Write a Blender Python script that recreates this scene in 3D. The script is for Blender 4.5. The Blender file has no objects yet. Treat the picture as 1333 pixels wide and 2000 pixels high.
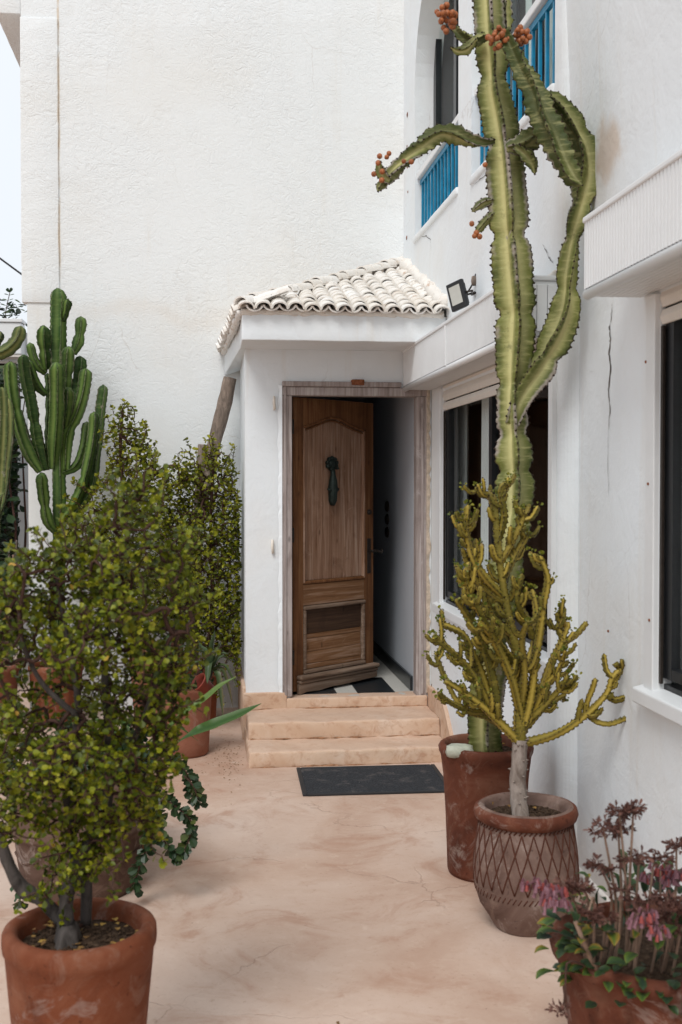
import bpy, bmesh, math, random
import numpy as np
from mathutils import Vector, Matrix, noise as mn
R = math.radians
random.seed(7)
rnd = random.Random(11)
S = bpy.context.scene
COL = S.collection

# ---------------------------------------------------------------- camera
cam_data = bpy.data.cameras.new('camera')
cam = bpy.data.objects.new('camera', cam_data)
COL.objects.link(cam)
cam.location = (0, 0, 1.75)
cam.rotation_euler = (R(90 - 1.418), 0, R(-6.812))
cam_data.sensor_fit = 'VERTICAL'
cam_data.sensor_height = 36
cam_data.sensor_width = 24
cam_data.lens = 40
cam_data.clip_start = 0.05
cam_data.clip_end = 600
cam_data.dof.use_dof = True
cam_data.dof.focus_distance = 7.2
cam_data.dof.aperture_fstop = 4.6
S.camera = cam

# ---------------------------------------------------------------- sky and sun (bright overcast)
SUN_EL, SUN_AZ = 50, 205            # azimuth clockwise from +Y: high behind the camera, a little left
w = bpy.data.worlds.new('World')
S.world = w
w.use_nodes = True
wn = w.node_tree
wn.nodes.clear()
wo = wn.nodes.new('ShaderNodeOutputWorld')
bg = wn.nodes.new('ShaderNodeBackground')
sky = wn.nodes.new('ShaderNodeTexSky')
sky.sky_type = 'NISHITA'
sky.sun_disc = False
sky.sun_elevation = R(SUN_EL)
sky.sun_rotation = R(SUN_AZ)
sky.air_density = 1.0
sky.dust_density = 6.0
sky.ozone_density = 1.0
tc = wn.nodes.new('ShaderNodeTexCoord')
cn = wn.nodes.new('ShaderNodeTexNoise')
cn.inputs['Scale'].default_value = 2.2
cn.inputs['Detail'].default_value = 4
wn.links.new(tc.outputs['Generated'], cn.inputs['Vector'])
cr = wn.nodes.new('ShaderNodeValToRGB')
cr.color_ramp.elements[0].color = (8.1, 8.7, 9.4, 1)
cr.color_ramp.elements[1].color = (9.7, 10.1, 10.5, 1)
wn.links.new(cn.outputs['Fac'], cr.inputs['Fac'])
mx = wn.nodes.new('ShaderNodeMix')
mx.data_type = 'RGBA'
mx.inputs[0].default_value = 0.93   # cloud cover over the clear sky
wn.links.new(sky.outputs[0], mx.inputs[6])
wn.links.new(cr.outputs[0], mx.inputs[7])
wn.links.new(mx.outputs[2], bg.inputs['Color'])
bg.inputs['Strength'].default_value = 0.082
wn.links.new(bg.outputs[0], wo.inputs[0])

sd = bpy.data.lights.new('sun', 'SUN')
sun = bpy.data.objects.new('sun', sd)
COL.objects.link(sun)
sd.energy = 1.45
sd.angle = R(22)
sd.color = (1.0, 0.985, 0.96)
az = R(SUN_AZ)
el = R(SUN_EL)
sdir = Vector((math.sin(az) * math.cos(el), math.cos(az) * math.cos(el), math.sin(el)))
sun.rotation_euler = sdir.to_track_quat('Z', 'Y').to_euler()
sun.location = sdir * 30

S.view_settings.view_transform = 'Standard'
S.view_settings.look = 'None'
S.view_settings.gamma = 1
S.view_settings.use_curve_mapping = False
S.view_settings.exposure = 0.37
S.render.engine = 'CYCLES'
S.cycles.max_bounces = 8
S.cycles.diffuse_bounces = 5
S.cycles.transparent_max_bounces = 12

# ---------------------------------------------------------------- measured outlines, in metres
TALL_STEMS = [([(1.197,4.74,0.598),(1.21,4.74,0.752),(1.218,4.74,0.972),(1.24,4.74,1.192),(1.275,4.74,1.389),(1.306,4.74,1.608),(1.314,4.74,1.783),(1.307,4.74,1.958),(1.299,4.74,2.088),(1.308,4.74,2.284),(1.316,4.74,2.458),(1.302,4.74,2.631),(1.288,4.74,2.804),(1.278,4.74,2.977),(1.262,4.74,3.149),(1.239,4.74,3.298),(1.217,4.74,3.405),(1.21,4.74,3.533),(1.2,4.74,3.661),(1.193,4.74,3.789),(1.186,4.74,3.959)],[0.0811,0.0853,0.0896,0.0853,0.0811,0.0939,0.0981,0.0853,0.0725,0.0896,0.1024,0.0981,0.0981,0.096,0.0896,0.0853,0.0768,0.0768,0.0747,0.0725,0.0683],4),([(1.306,4.74,2.001),(1.345,4.727,2.12),(1.414,4.714,2.239),(1.484,4.701,2.38),(1.517,4.688,2.497),(1.519,4.675,2.624),(1.531,4.662,2.751),(1.553,4.648,2.855),(1.575,4.635,2.959),(1.585,4.622,3.063),(1.556,4.609,3.164),(1.499,4.596,3.242),(1.435,4.583,3.308),(1.381,4.57,3.344)],[0.0469,0.0683,0.0853,0.0811,0.0725,0.0555,0.0512,0.064,0.0704,0.0725,0.0725,0.0683,0.0597,0.0341],4),([(1.218,4.58,3.595),(1.246,4.565,3.523),(1.289,4.55,3.426),(1.334,4.535,3.34),(1.362,4.52,3.244),(1.405,4.505,3.148),(1.439,4.49,3.063),(1.477,4.475,2.988),(1.511,4.46,2.95)],[0.0371,0.0495,0.0536,0.0577,0.0701,0.0701,0.0618,0.0495,0.0165],4),([(1.207,4.69,3.186),(1.158,4.678,3.174),(1.09,4.666,3.181),(1.022,4.654,3.196),(0.955,4.642,3.19),(0.888,4.63,3.136),(0.833,4.618,3.089),(0.784,4.606,3.042),(0.744,4.594,2.996),(0.711,4.582,2.957),(0.695,4.57,2.929)],[0.0169,0.0253,0.0422,0.0464,0.0422,0.0464,0.0422,0.0359,0.0317,0.0253,0.0084],4),([(0.745,4.57,2.976),(0.72,4.57,2.989),(0.703,4.57,3.02),(0.701,4.57,3.056)],[0.0206,0.0309,0.0288,0.0123],4),([(1.17,4.69,3.619),(1.116,4.69,3.595),(1.072,4.69,3.61),(1.035,4.69,3.645),(1.011,4.69,3.675)],[0.0211,0.0338,0.0317,0.0253,0.0169],4),([(1.119,4.66,3.595),(1.081,4.66,3.551),(1.044,4.66,3.539),(1.012,4.66,3.554)],[0.0168,0.0294,0.021,0.0084],4),([(1.272,4.79,3.944),(1.266,4.79,3.814),(1.273,4.79,3.728),(1.285,4.79,3.663)],[0.0474,0.0474,0.0474,0.0172],4),([(1.252,4.66,3.147),(1.306,4.66,3.159),(1.361,4.66,3.193),(1.387,4.66,3.211),(1.4,4.66,3.226)],[0.0294,0.0545,0.0545,0.0377,0.0126],4),([(1.279,4.64,3.152),(1.334,4.64,3.112),(1.36,4.64,3.071),(1.367,4.64,3.039)],[0.0251,0.0418,0.0292,0.0104],4),([(1.218,4.74,2.953),(1.174,4.74,2.939),(1.141,4.74,2.915),(1.123,4.74,2.899)],[0.0128,0.0256,0.0192,0.0064],4),([(1.218,4.74,2.9),(1.185,4.74,2.866),(1.159,4.74,2.833),(1.141,4.74,2.811)],[0.0128,0.0256,0.0213,0.0064],4)]
FRUIT_CLUSTERS = [((0.981,4.58,3.634),16,0.043),((1.19,4.58,3.561),15,0.038),((1.293,4.58,3.582),11,0.028)]
FRUIT_SINGLE = [(0.698,4.54,3.062),(0.727,4.54,3.059),(0.709,4.54,3.001),(0.675,4.54,2.99),(0.707,4.54,2.967),(0.692,4.54,3.035),(0.827,4.54,3.044),(0.796,4.54,3.045),(0.736,4.54,3.074),(1.13,4.54,3.042),(1.076,4.54,2.803),(1.087,4.54,2.754),(1.108,4.54,2.752),(1.095,4.54,2.767)]
OCHRE_BRANCHES = [([(1.221,4.34,0.444),(1.22,4.34,0.55),(1.224,4.34,0.651),(1.228,4.34,0.743)],0.0293,0.0273),([(1.228,4.34,0.732),(1.223,4.34,0.834),(1.231,4.34,0.935),(1.222,4.34,1.056),(1.193,4.34,1.178),(1.168,4.34,1.299),(1.147,4.34,1.419),(1.134,4.34,1.54),(1.126,4.34,1.64),(1.119,4.34,1.71)],0.0293,0.0176),([(1.236,4.34,0.728),(1.296,4.334,0.74),(1.357,4.327,0.76),(1.427,4.321,0.796),(1.487,4.315,0.843),(1.537,4.309,0.889),(1.572,4.303,0.934),(1.586,4.296,0.986),(1.613,4.29,1.02)],0.0215,0.0156),([(1.496,4.34,0.835),(1.496,4.323,0.891),(1.511,4.307,0.945),(1.517,4.29,0.988)],0.0156,0.0156),([(1.507,4.34,0.831),(1.539,4.323,0.809),(1.589,4.307,0.805),(1.656,4.29,0.833)],0.0156,0.0137),([(1.58,4.34,0.917),(1.605,4.323,0.895),(1.637,4.307,0.904),(1.672,4.29,0.93)],0.0156,0.0117),([(1.632,4.34,1.012),(1.614,4.315,1.037),(1.59,4.29,1.037)],0.0156,0.0117),([(1.628,4.34,1.012),(1.635,4.315,1.032),(1.621,4.29,1.061)],0.0156,0.0117),([(1.628,4.34,1.008),(1.66,4.315,1.007),(1.667,4.29,1.035)],0.0137,0.0117),([(1.224,4.34,0.733),(1.158,4.32,0.799),(1.092,4.3,0.865),(1.026,4.28,0.92),(0.961,4.26,0.965),(0.902,4.24,1.003)],0.0254,0.0156),([(1.112,4.34,0.847),(1.057,4.327,0.961),(1.003,4.315,1.044),(0.94,4.303,1.107),(0.868,4.29,1.169)],0.0215,0.0137),([(1.122,4.34,0.836),(1.085,4.356,0.975),(1.047,4.372,1.075),(1.01,4.388,1.154),(0.941,4.404,1.19),(0.919,4.42,1.212)],0.0215,0.0137),([(1.143,4.34,0.816),(1.116,4.316,0.962),(1.079,4.292,1.086),(1.032,4.268,1.189),(0.976,4.244,1.272),(0.941,4.22,1.314)],0.0215,0.0156),([(1.226,4.34,0.753),(1.277,4.34,0.853),(1.322,4.34,0.953),(1.359,4.34,1.054),(1.396,4.34,1.134),(1.425,4.34,1.205)],0.0234,0.0156),([(1.396,4.34,1.13),(1.438,4.34,1.143),(1.473,4.34,1.173),(1.498,4.34,1.205)],0.0156,0.0137),([(1.4,4.34,1.138),(1.379,4.34,1.185),(1.4,4.34,1.225)],0.0156,0.0117),([(1.236,4.34,0.773),(1.262,4.323,0.897),(1.277,4.307,1.04),(1.292,4.29,1.183),(1.301,4.273,1.284),(1.311,4.257,1.385),(1.275,4.24,1.475)],0.0234,0.0156),([(1.297,4.34,1.115),(1.247,4.313,1.22),(1.202,4.287,1.304),(1.211,4.26,1.405)],0.0176,0.0137),([(1.277,4.34,0.832),(1.327,4.3,0.9),(1.365,4.26,0.956),(1.383,4.22,1.016)],0.0195,0.0137),([(1.257,4.34,0.792),(1.329,4.373,0.855),(1.402,4.407,0.888),(1.445,4.44,0.895)],0.0156,0.0117),([(1.162,4.34,1.309),(1.087,4.327,1.381),(1.032,4.315,1.462),(1.003,4.303,1.562),(1.006,4.29,1.671)],0.0195,0.0156),([(1.049,4.34,1.46),(1.012,4.315,1.522),(0.988,4.29,1.612)],0.0156,0.0137),([(1.172,4.34,1.279),(1.094,4.357,1.338),(1.036,4.373,1.398),(1.005,4.39,1.498)],0.0156,0.0137),([(1.134,4.34,1.52),(1.158,4.33,1.62),(1.141,4.32,1.72),(1.162,4.31,1.756)],0.0176,0.0137),([(1.147,4.34,1.44),(1.189,4.33,1.52),(1.227,4.32,1.6),(1.228,4.31,1.65)],0.0176,0.0156),([(1.162,4.34,1.379),(1.215,4.35,1.479),(1.259,4.36,1.548)],0.0156,0.0137),([(1.126,4.34,1.64),(1.099,4.34,1.7),(1.058,4.34,1.73)],0.0156,0.0117),([(1.193,4.34,1.158),(1.115,4.315,1.222),(1.047,4.29,1.266),(1.001,4.265,1.348),(0.981,4.24,1.428)],0.0176,0.0156),([(1.214,4.34,1.036),(1.119,4.293,1.145),(1.057,4.247,1.231),(1.005,4.2,1.315)],0.0195,0.0156),([(1.227,4.34,0.975),(1.286,4.373,1.091),(1.312,4.407,1.229),(1.304,4.44,1.328)],0.0195,0.0156),([(1.218,4.34,1.076),(1.173,4.38,1.173),(1.131,4.42,1.271),(1.109,4.46,1.349)],0.0176,0.0137),([(1.164,4.34,0.795),(1.098,4.365,0.832),(1.011,4.39,0.859),(0.948,4.415,0.968),(0.911,4.44,1.067)],0.0176,0.0117),([(1.091,4.34,0.857),(1.02,4.3,0.867),(0.931,4.26,0.912),(0.874,4.22,0.96)],0.0156,0.0117),([(1.232,4.34,0.834),(1.182,4.295,0.984),(1.118,4.25,1.111),(1.066,4.205,1.187),(1.016,4.16,1.232)],0.0215,0.0156),([(1.227,4.34,0.874),(1.228,4.28,1.025),(1.2,4.22,1.154),(1.203,4.16,1.229)],0.0215,0.0156),([(1.318,4.34,0.943),(1.359,4.307,0.998),(1.379,4.273,1.064),(1.379,4.24,1.108)],0.0156,0.0117)]
GREEN_STEMS = [([(-1.055,8.45,1.298),(-1.054,8.45,1.398),(-1.053,8.45,1.65),(-1.056,8.45,1.871),(-1.06,8.45,2.051),(-1.058,8.45,2.351)],0.0448,5),([(-1.179,8.45,1.84),(-1.248,8.43,1.96),(-1.307,8.41,2.118),(-1.351,8.39,2.325),(-1.371,8.37,2.481),(-1.373,8.35,2.621)],0.0533,5),([(-1.149,8.45,1.85),(-1.182,8.41,1.999),(-1.203,8.37,2.146),(-1.228,8.33,2.341),(-1.257,8.29,2.514),(-1.267,8.25,2.661)],0.046,5),([(-1.14,8.45,2.55),(-1.182,8.433,2.588),(-1.222,8.417,2.655),(-1.248,8.4,2.762)],0.0339,5),([(-1.141,8.45,2.395),(-1.19,8.417,2.447),(-1.223,8.383,2.523),(-1.251,8.35,2.628)],0.0339,5),([(-1.135,8.45,2.58),(-1.139,8.41,2.685),(-1.144,8.37,2.789),(-1.138,8.33,2.877)],0.0533,5),([(-1.053,8.45,2.351),(-1.057,8.45,2.631),(-1.055,8.45,2.95),(-1.053,8.45,3.164)],0.063,5),([(-1.02,8.45,2.931),(-0.994,8.417,2.986),(-0.978,8.383,3.041),(-0.972,8.35,3.07)],0.0339,5),([(-1.089,8.45,1.86),(-1.072,8.375,2.048),(-1.05,8.3,2.242),(-1.039,8.225,2.432),(-1.03,8.15,2.598)],0.0557,5),([(-0.994,8.45,2.422),(-0.983,8.417,2.529),(-0.974,8.383,2.645),(-0.966,8.35,2.735)],0.0521,5),([(-0.948,8.45,2.692),(-0.913,8.45,2.773),(-0.896,8.45,2.863),(-0.89,8.45,2.963)],0.0448,5),([(-0.961,8.45,2.252),(-0.932,8.467,2.394),(-0.911,8.483,2.536),(-0.903,8.5,2.683)],0.0485,5),([(-1.004,8.45,1.851),(-0.986,8.45,2.101),(-0.921,8.45,2.262),(-0.876,8.45,2.423),(-0.855,8.45,2.588)],0.0509,5),([(-1.01,8.45,2.161),(-0.989,8.4,2.269),(-0.973,8.35,2.364),(-0.966,8.3,2.435)],0.0436,5),([(-1.054,8.45,1.449),(-0.925,8.45,1.569),(-0.826,8.45,1.73),(-0.795,8.45,1.931),(-0.769,8.45,2.133),(-0.751,8.45,2.324),(-0.731,8.45,2.47)],0.04,5),([(-1.054,8.45,1.469),(-0.971,8.42,1.56),(-0.888,8.39,1.72),(-0.835,8.36,1.909),(-0.797,8.33,2.117),(-0.785,8.3,2.264)],0.0388,5),([(-1.027,8.45,1.825),(-0.93,8.467,1.881),(-0.877,8.483,2.023),(-0.856,8.5,2.205)],0.0363,5),([(-1.059,8.45,1.388),(-1.123,8.383,1.491),(-1.144,8.317,1.671),(-1.151,8.25,1.828)],0.0448,5),([(-1.135,8.45,1.85),(-1.133,8.45,2.071),(-1.125,8.45,2.271),(-1.124,8.45,2.411),(-1.13,8.45,2.55)],0.0267,5)]
EDGE_STEMS = [([(-1.423,8.0,1.514),(-1.394,8.0,1.693),(-1.383,8.0,1.892),(-1.371,8.0,2.08),(-1.367,8.0,2.269),(-1.375,8.0,2.41)],0.0389,4),([(-1.478,8.25,1.36),(-1.419,8.25,1.653),(-1.384,8.25,1.896),(-1.363,8.25,2.091),(-1.362,8.25,2.237),(-1.376,8.25,2.353)],0.0371,4),([(-1.46,8.1,2.646),(-1.404,8.1,2.651),(-1.339,8.1,2.686),(-1.283,8.1,2.753),(-1.259,8.1,2.839)],0.0467,4),([(-1.516,8.3,2.59),(-1.457,8.3,2.746),(-1.438,8.3,2.786),(-1.428,8.3,2.825)],0.0303,4)]
FRONT_TRUNKS = [([(-0.383,3.15,0.532),(-0.378,3.156,0.622),(-0.342,3.161,0.717),(-0.309,3.167,0.771),(-0.282,3.172,0.832),(-0.268,3.178,0.909),(-0.264,3.183,1.049),(-0.277,3.189,1.205),(-0.263,3.194,1.389),(-0.234,3.2,1.558)],[0.022,0.02,0.021,0.019,0.017,0.015,0.013,0.01,0.007,0.004]),([(-0.334,3.21,0.521),(-0.331,3.21,0.614),(-0.328,3.21,0.686),(-0.316,3.21,0.758)],[0.016,0.015,0.014,0.014]),([(-0.394,3.17,0.546),(-0.445,3.174,0.604),(-0.5,3.178,0.64),(-0.537,3.182,0.704),(-0.565,3.186,0.789),(-0.596,3.19,0.873)],[0.02,0.019,0.02,0.018,0.016,0.012]),([(-0.361,3.23,0.637),(-0.372,3.213,0.788),(-0.381,3.197,0.9),(-0.356,3.18,1.053),(-0.348,3.163,1.169),(-0.375,3.147,1.34),(-0.399,3.13,1.495)],[0.014,0.013,0.012,0.011,0.009,0.007,0.004]),([(-0.268,3.18,0.908),(-0.199,3.147,1.042),(-0.141,3.113,1.187),(-0.098,3.08,1.331)],[0.01,0.008,0.006,0.004]),([(-0.345,3.13,1.119),(-0.437,3.097,1.224),(-0.484,3.063,1.366),(-0.465,3.03,1.517)],[0.009,0.007,0.005,0.003])]
FRONT_POLY = [(-0.193,1.75),(-0.14,1.729),(-0.127,1.659),(-0.099,1.589),(-0.037,1.532),(-0.013,1.447),(-0.042,1.348),(-0.034,1.263),(-0.07,1.179),(-0.057,1.108),(-0.081,1.024),(-0.071,0.967),(-0.113,0.925),(-0.119,0.826),(-0.151,0.77),(-0.189,0.828),(-0.228,0.773),(-0.283,0.69),(-0.407,0.611),(-0.428,0.64),(-0.4,0.751),(-0.44,0.823),(-0.488,0.811),(-0.549,0.771),(-0.622,0.858),(-0.633,1.191),(-0.618,1.399),(-0.557,1.522),(-0.51,1.55),(-0.489,1.57),(-0.435,1.556),(-0.374,1.604),(-0.327,1.59),(-0.272,1.659),(-0.23,1.722)]
SPIRE_POLY = [(-0.578,2.348),(-0.52,2.283),(-0.506,2.154),(-0.423,2.118),(-0.441,2.026),(-0.369,1.96),(-0.369,1.861),(-0.205,1.872),(-0.106,1.787),(-0.151,1.695),(-0.107,1.509),(-0.079,1.175),(-0.191,0.805),(-0.375,0.436),(-0.628,0.811),(-0.916,1.109),(-1.057,1.403),(-0.967,1.585),(-0.841,1.677),(-0.714,1.768),(-0.688,1.933),(-0.713,2.08),(-0.64,2.19)]
SPIRE_TRUNK = [(-0.523,8.3,0.068),(-0.538,8.3,0.624),(-0.554,8.3,1.179),(-0.588,8.3,1.695),(-0.601,8.3,2.025),(-0.585,8.3,2.282)]
POST_POLY = [(-0.105,1.951),(-0.083,1.86),(-0.003,1.896),(0.033,1.988),(0.106,2.032),(0.143,1.97),(0.201,1.897),(0.197,1.732),(0.252,1.695),(0.266,1.4),(0.25,1.106),(0.265,0.847),(0.235,0.662),(0.249,0.477),(0.139,0.313),(0.011,0.352),(-0.025,0.556),(-0.152,0.669),(-0.206,1.0),(-0.277,1.184),(-0.302,1.44),(-0.276,1.695),(-0.178,1.823)]
POST_TRUNK = [(-0.008,8.2,0.112),(0.011,8.2,0.518),(0.049,8.2,0.997),(0.039,8.2,1.475),(0.062,8.2,1.915)]
ARCH_TWIG = [(-0.534,8.3,1.584),(-0.37,8.3,1.805),(-0.242,8.3,1.879),(-0.132,8.3,1.824),(-0.022,8.3,1.694),(-0.004,8.3,1.509)]
MISC = {'beam':[(0.19,8.62,2.547),(0.136,8.62,2.308),(0.066,8.62,2.039),(-0.012,8.62,1.692),(-0.082,8.62,1.307)],'stump':[(-0.014,8.6,2.045),(-0.03,8.6,1.808),(-0.062,8.6,1.308)],'aloe':(0.009,7.3,0.522),'bladeA':[(-0.082,4.9,0.663),(0.039,4.9,0.715),(0.148,4.9,0.757),(0.239,4.9,0.801)],'bladeB':[(-0.104,5.3,0.682),(-0.005,5.3,0.751),(0.066,5.3,0.81),(0.139,5.3,0.851)],'kalb':[(-0.216,4.75,0.636),(-0.122,4.75,0.59),(-0.073,4.75,0.535),(-0.053,4.75,0.46),(-0.031,4.75,0.416)],'trail':[[(-0.216,4.72,0.452),(-0.189,4.72,0.387),(-0.174,4.72,0.28),(-0.133,4.72,0.225),(-0.108,4.72,0.203)],[(-0.09,4.72,0.544),(-0.052,4.72,0.5),(-0.033,4.72,0.446)],[(-0.074,4.72,0.372),(-0.065,4.72,0.297),(-0.091,4.72,0.234),(-0.122,4.72,0.21)],[(-0.237,4.72,0.282),(-0.254,4.72,0.219),(-0.279,4.72,0.156),(-0.296,4.72,0.083)],[(-0.753,4.6,0.216),(-0.738,4.6,0.134),(-0.734,4.6,0.082)]],'sprig':[(-1.868,11.0,3.27),(-1.839,11.0,3.405),(-1.81,11.0,3.548)],'boxL':((-1.926,10.6,3.195),(-1.613,10.6,2.886)),'dark':((-1.929,10.6,2.78),(-1.689,10.6,0.282)),'strip':((-1.675,10.6,2.422),(-1.589,10.6,2.423)),'cable':[(-2.275,12.0,4.199),(-2.074,12.0,4.038),(-1.82,12.0,3.866)],'flood':((1.351,6.4,2.873),(1.416,6.4,2.898),(1.497,6.4,2.766),(1.432,6.4,2.741)),'hooks':((0.465,7.76,2.301),(0.453,7.76,1.32)),'rusty':((0.996,7.76,2.466),(1.092,7.76,2.418)),'mould':((0.528,7.76,2.447),(1.338,7.76,2.403)),'knocker':((0.944,8.1,1.915),(0.951,8.1,1.688)),'crack':[(1.64,4.461,2.475),(1.64,4.466,2.424),(1.64,4.489,2.386),(1.64,4.476,2.343),(1.64,4.493,2.282),(1.64,4.474,2.218),(1.64,4.496,2.137),(1.64,4.477,2.052),(1.64,4.494,1.97)],'curt1':([1.72,7.771,1.554],[1.72,7.366,1.564]),'curt2':([1.72,6.946,1.574],[1.72,6.631,1.582]),'curtn':[1.76,4.105,1.644],'plq':([1.46,9.256,1.581],[1.46,9.254,1.328]),'fl':([1.067,7.884,0.28],[1.323,7.873,0.28],[1.05,8.235,0.28],[1.314,8.703,0.28],[0.914,7.882,0.28]),'panel':((0.659,7.86,2.263),(0.665,7.86,1.046),(1.112,8.25,2.199),(1.135,8.25,1.018)),'mat':0}
FLOWER_STEMS = [((1.093,2.9,0.878),(1.131,2.94,0.62),0),((1.132,2.9,0.886),(1.135,2.94,0.606),0),((1.048,2.9,0.838),(1.102,2.94,0.594),0),((1.109,2.95,0.817),(1.128,2.97,0.567),0),((1.04,2.9,0.735),(1.088,2.94,0.622),0),((1.296,3.0,0.746),(1.291,3.0,0.577),0),((1.15,2.9,0.759),(1.153,2.94,0.592),0),((1.211,2.95,0.726),(1.197,2.97,0.564),0),((0.868,2.85,0.699),(0.957,2.91,0.639),1),((0.887,2.8,0.702),(0.954,2.88,0.637),1),((1.27,3.05,0.661),(1.263,3.03,0.553),1),((1.301,3.0,0.67),(1.283,3.0,0.549),1),((1.187,2.8,0.669),(1.214,2.88,0.639),0),((0.995,2.9,0.675),(1.023,2.94,0.611),0),((1.132,2.8,0.665),(1.158,2.88,0.614),0),((1.222,2.8,0.655),(1.25,2.88,0.596),0),((0.975,2.8,0.652),(1.017,2.88,0.648),0),((1.099,2.75,0.646),(1.131,2.85,0.64),1),((0.939,2.9,0.685),(0.995,2.94,0.599),0)]
HANG_STEM = [(0.935,2.85,0.5),(0.931,2.85,0.446),(0.927,2.85,0.393),(0.919,2.85,0.373)]
POTCENT = {'a':(-0.339,3.15,0.537),'g':(1.272,3.05,0.443),'f':(1.264,4.42,0.444),'e':(1.273,5.05,0.558)}

# ---------------------------------------------------------------- material helpers
class NT:
    def __init__(s, name):
        s.m = bpy.data.materials.new(name)
        s.m.use_nodes = True
        s.t = s.m.node_tree
        s.t.nodes.clear()
        s.out = s.t.nodes.new('ShaderNodeOutputMaterial')
        s.p = s.t.nodes.new('ShaderNodeBsdfPrincipled')
        s.t.links.new(s.p.outputs[0], s.out.inputs[0])
        s.geo = s.t.nodes.new('ShaderNodeNewGeometry')
        s.pos = s.geo.outputs['Position']
    def n(s, typ, **k):
        nd = s.t.nodes.new(typ)
        for a, b in k.items():
            setattr(nd, a, b)
        return nd
    def set(s, sock, v):
        if isinstance(v, bpy.types.NodeSocket):
            s.t.links.new(v, sock)
        elif isinstance(v, (tuple, list)) and len(v) == 3 and sock.type == 'RGBA':
            sock.default_value = (*v, 1)
        else:
            sock.default_value = v
    def math(s, op, a, b=0.0, c=0.0, clamp=False):
        nd = s.n('ShaderNodeMath', operation=op, use_clamp=clamp)
        s.set(nd.inputs[0], a); s.set(nd.inputs[1], b); s.set(nd.inputs[2], c)
        return nd.outputs[0]
    def scale(s, v, sc, rot=(0, 0, 0)):
        nd = s.n('ShaderNodeMapping')
        s.set(nd.inputs[0], v)
        nd.inputs['Scale'].default_value = sc
        nd.inputs['Rotation'].default_value = rot
        return nd.outputs[0]
    def noise(s, sc, detail=4, rough=0.55, dist=0.0, vec=None, color=False):
        nd = s.n('ShaderNodeTexNoise')
        s.set(nd.inputs['Vector'], vec or s.pos)
        nd.inputs['Scale'].default_value = sc
        nd.inputs['Detail'].default_value = detail
        nd.inputs['Roughness'].default_value = rough
        nd.inputs['Distortion'].default_value = dist
        return nd.outputs['Color' if color else 'Fac']
    def vor(s, sc, vec=None, feature='F1', out='Distance'):
        nd = s.n('ShaderNodeTexVoronoi', feature=feature)
        s.set(nd.inputs['Vector'], vec or s.pos)
        nd.inputs['Scale'].default_value = sc
        return nd.outputs[out]
    def ramp(s, f, stops):
        nd = s.n('ShaderNodeValToRGB')
        s.set(nd.inputs[0], f)
        e = nd.color_ramp.elements
        while len(e) < len(stops):
            e.new(0.5)
        for i, (p, c) in enumerate(stops):
            e[i].position = p
            e[i].color = (*c, 1) if isinstance(c, (tuple, list)) else (c, c, c, 1)
        return nd.outputs[0]
    def step(s, f, a, b):
        nd = s.n('ShaderNodeMapRange')
        nd.interpolation_type = 'SMOOTHSTEP'
        s.set(nd.inputs[0], f)
        nd.inputs[1].default_value = a; nd.inputs[2].default_value = b
        nd.inputs[3].default_value = 0; nd.inputs[4].default_value = 1
        return nd.outputs[0]
    def mix(s, f, a, b, mode='MIX'):
        nd = s.n('ShaderNodeMix', data_type='RGBA', blend_type=mode)
        s.set(nd.inputs[0], f); s.set(nd.inputs[6], a); s.set(nd.inputs[7], b)
        return nd.outputs[2]
    def xyz(s, v=None):
        nd = s.n('ShaderNodeSeparateXYZ')
        s.set(nd.inputs[0], v or s.pos)
        return nd.outputs
    def attr(s, name):
        return s.n('ShaderNodeAttribute', attribute_name=name).outputs['Fac']
    def objrand(s):
        return s.n('ShaderNodeObjectInfo').outputs['Random']
    def bump(s, h, strength=0.3, dist=0.01):
        nd = s.n('ShaderNodeBump')
        s.set(nd.inputs['Height'], h)
        nd.inputs['Strength'].default_value = strength
        nd.inputs['Distance'].default_value = dist
        s.t.links.new(nd.outputs[0], s.p.inputs['Normal'])
    def done(s, col, rough=0.7, metal=0.0, spec=0.3):
        s.set(s.p.inputs['Base Color'], col)
        s.set(s.p.inputs['Roughness'], rough)
        s.p.inputs['Metallic'].default_value = metal
        s.p.inputs['Specular IOR Level'].default_value = spec
        return s.m

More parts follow.
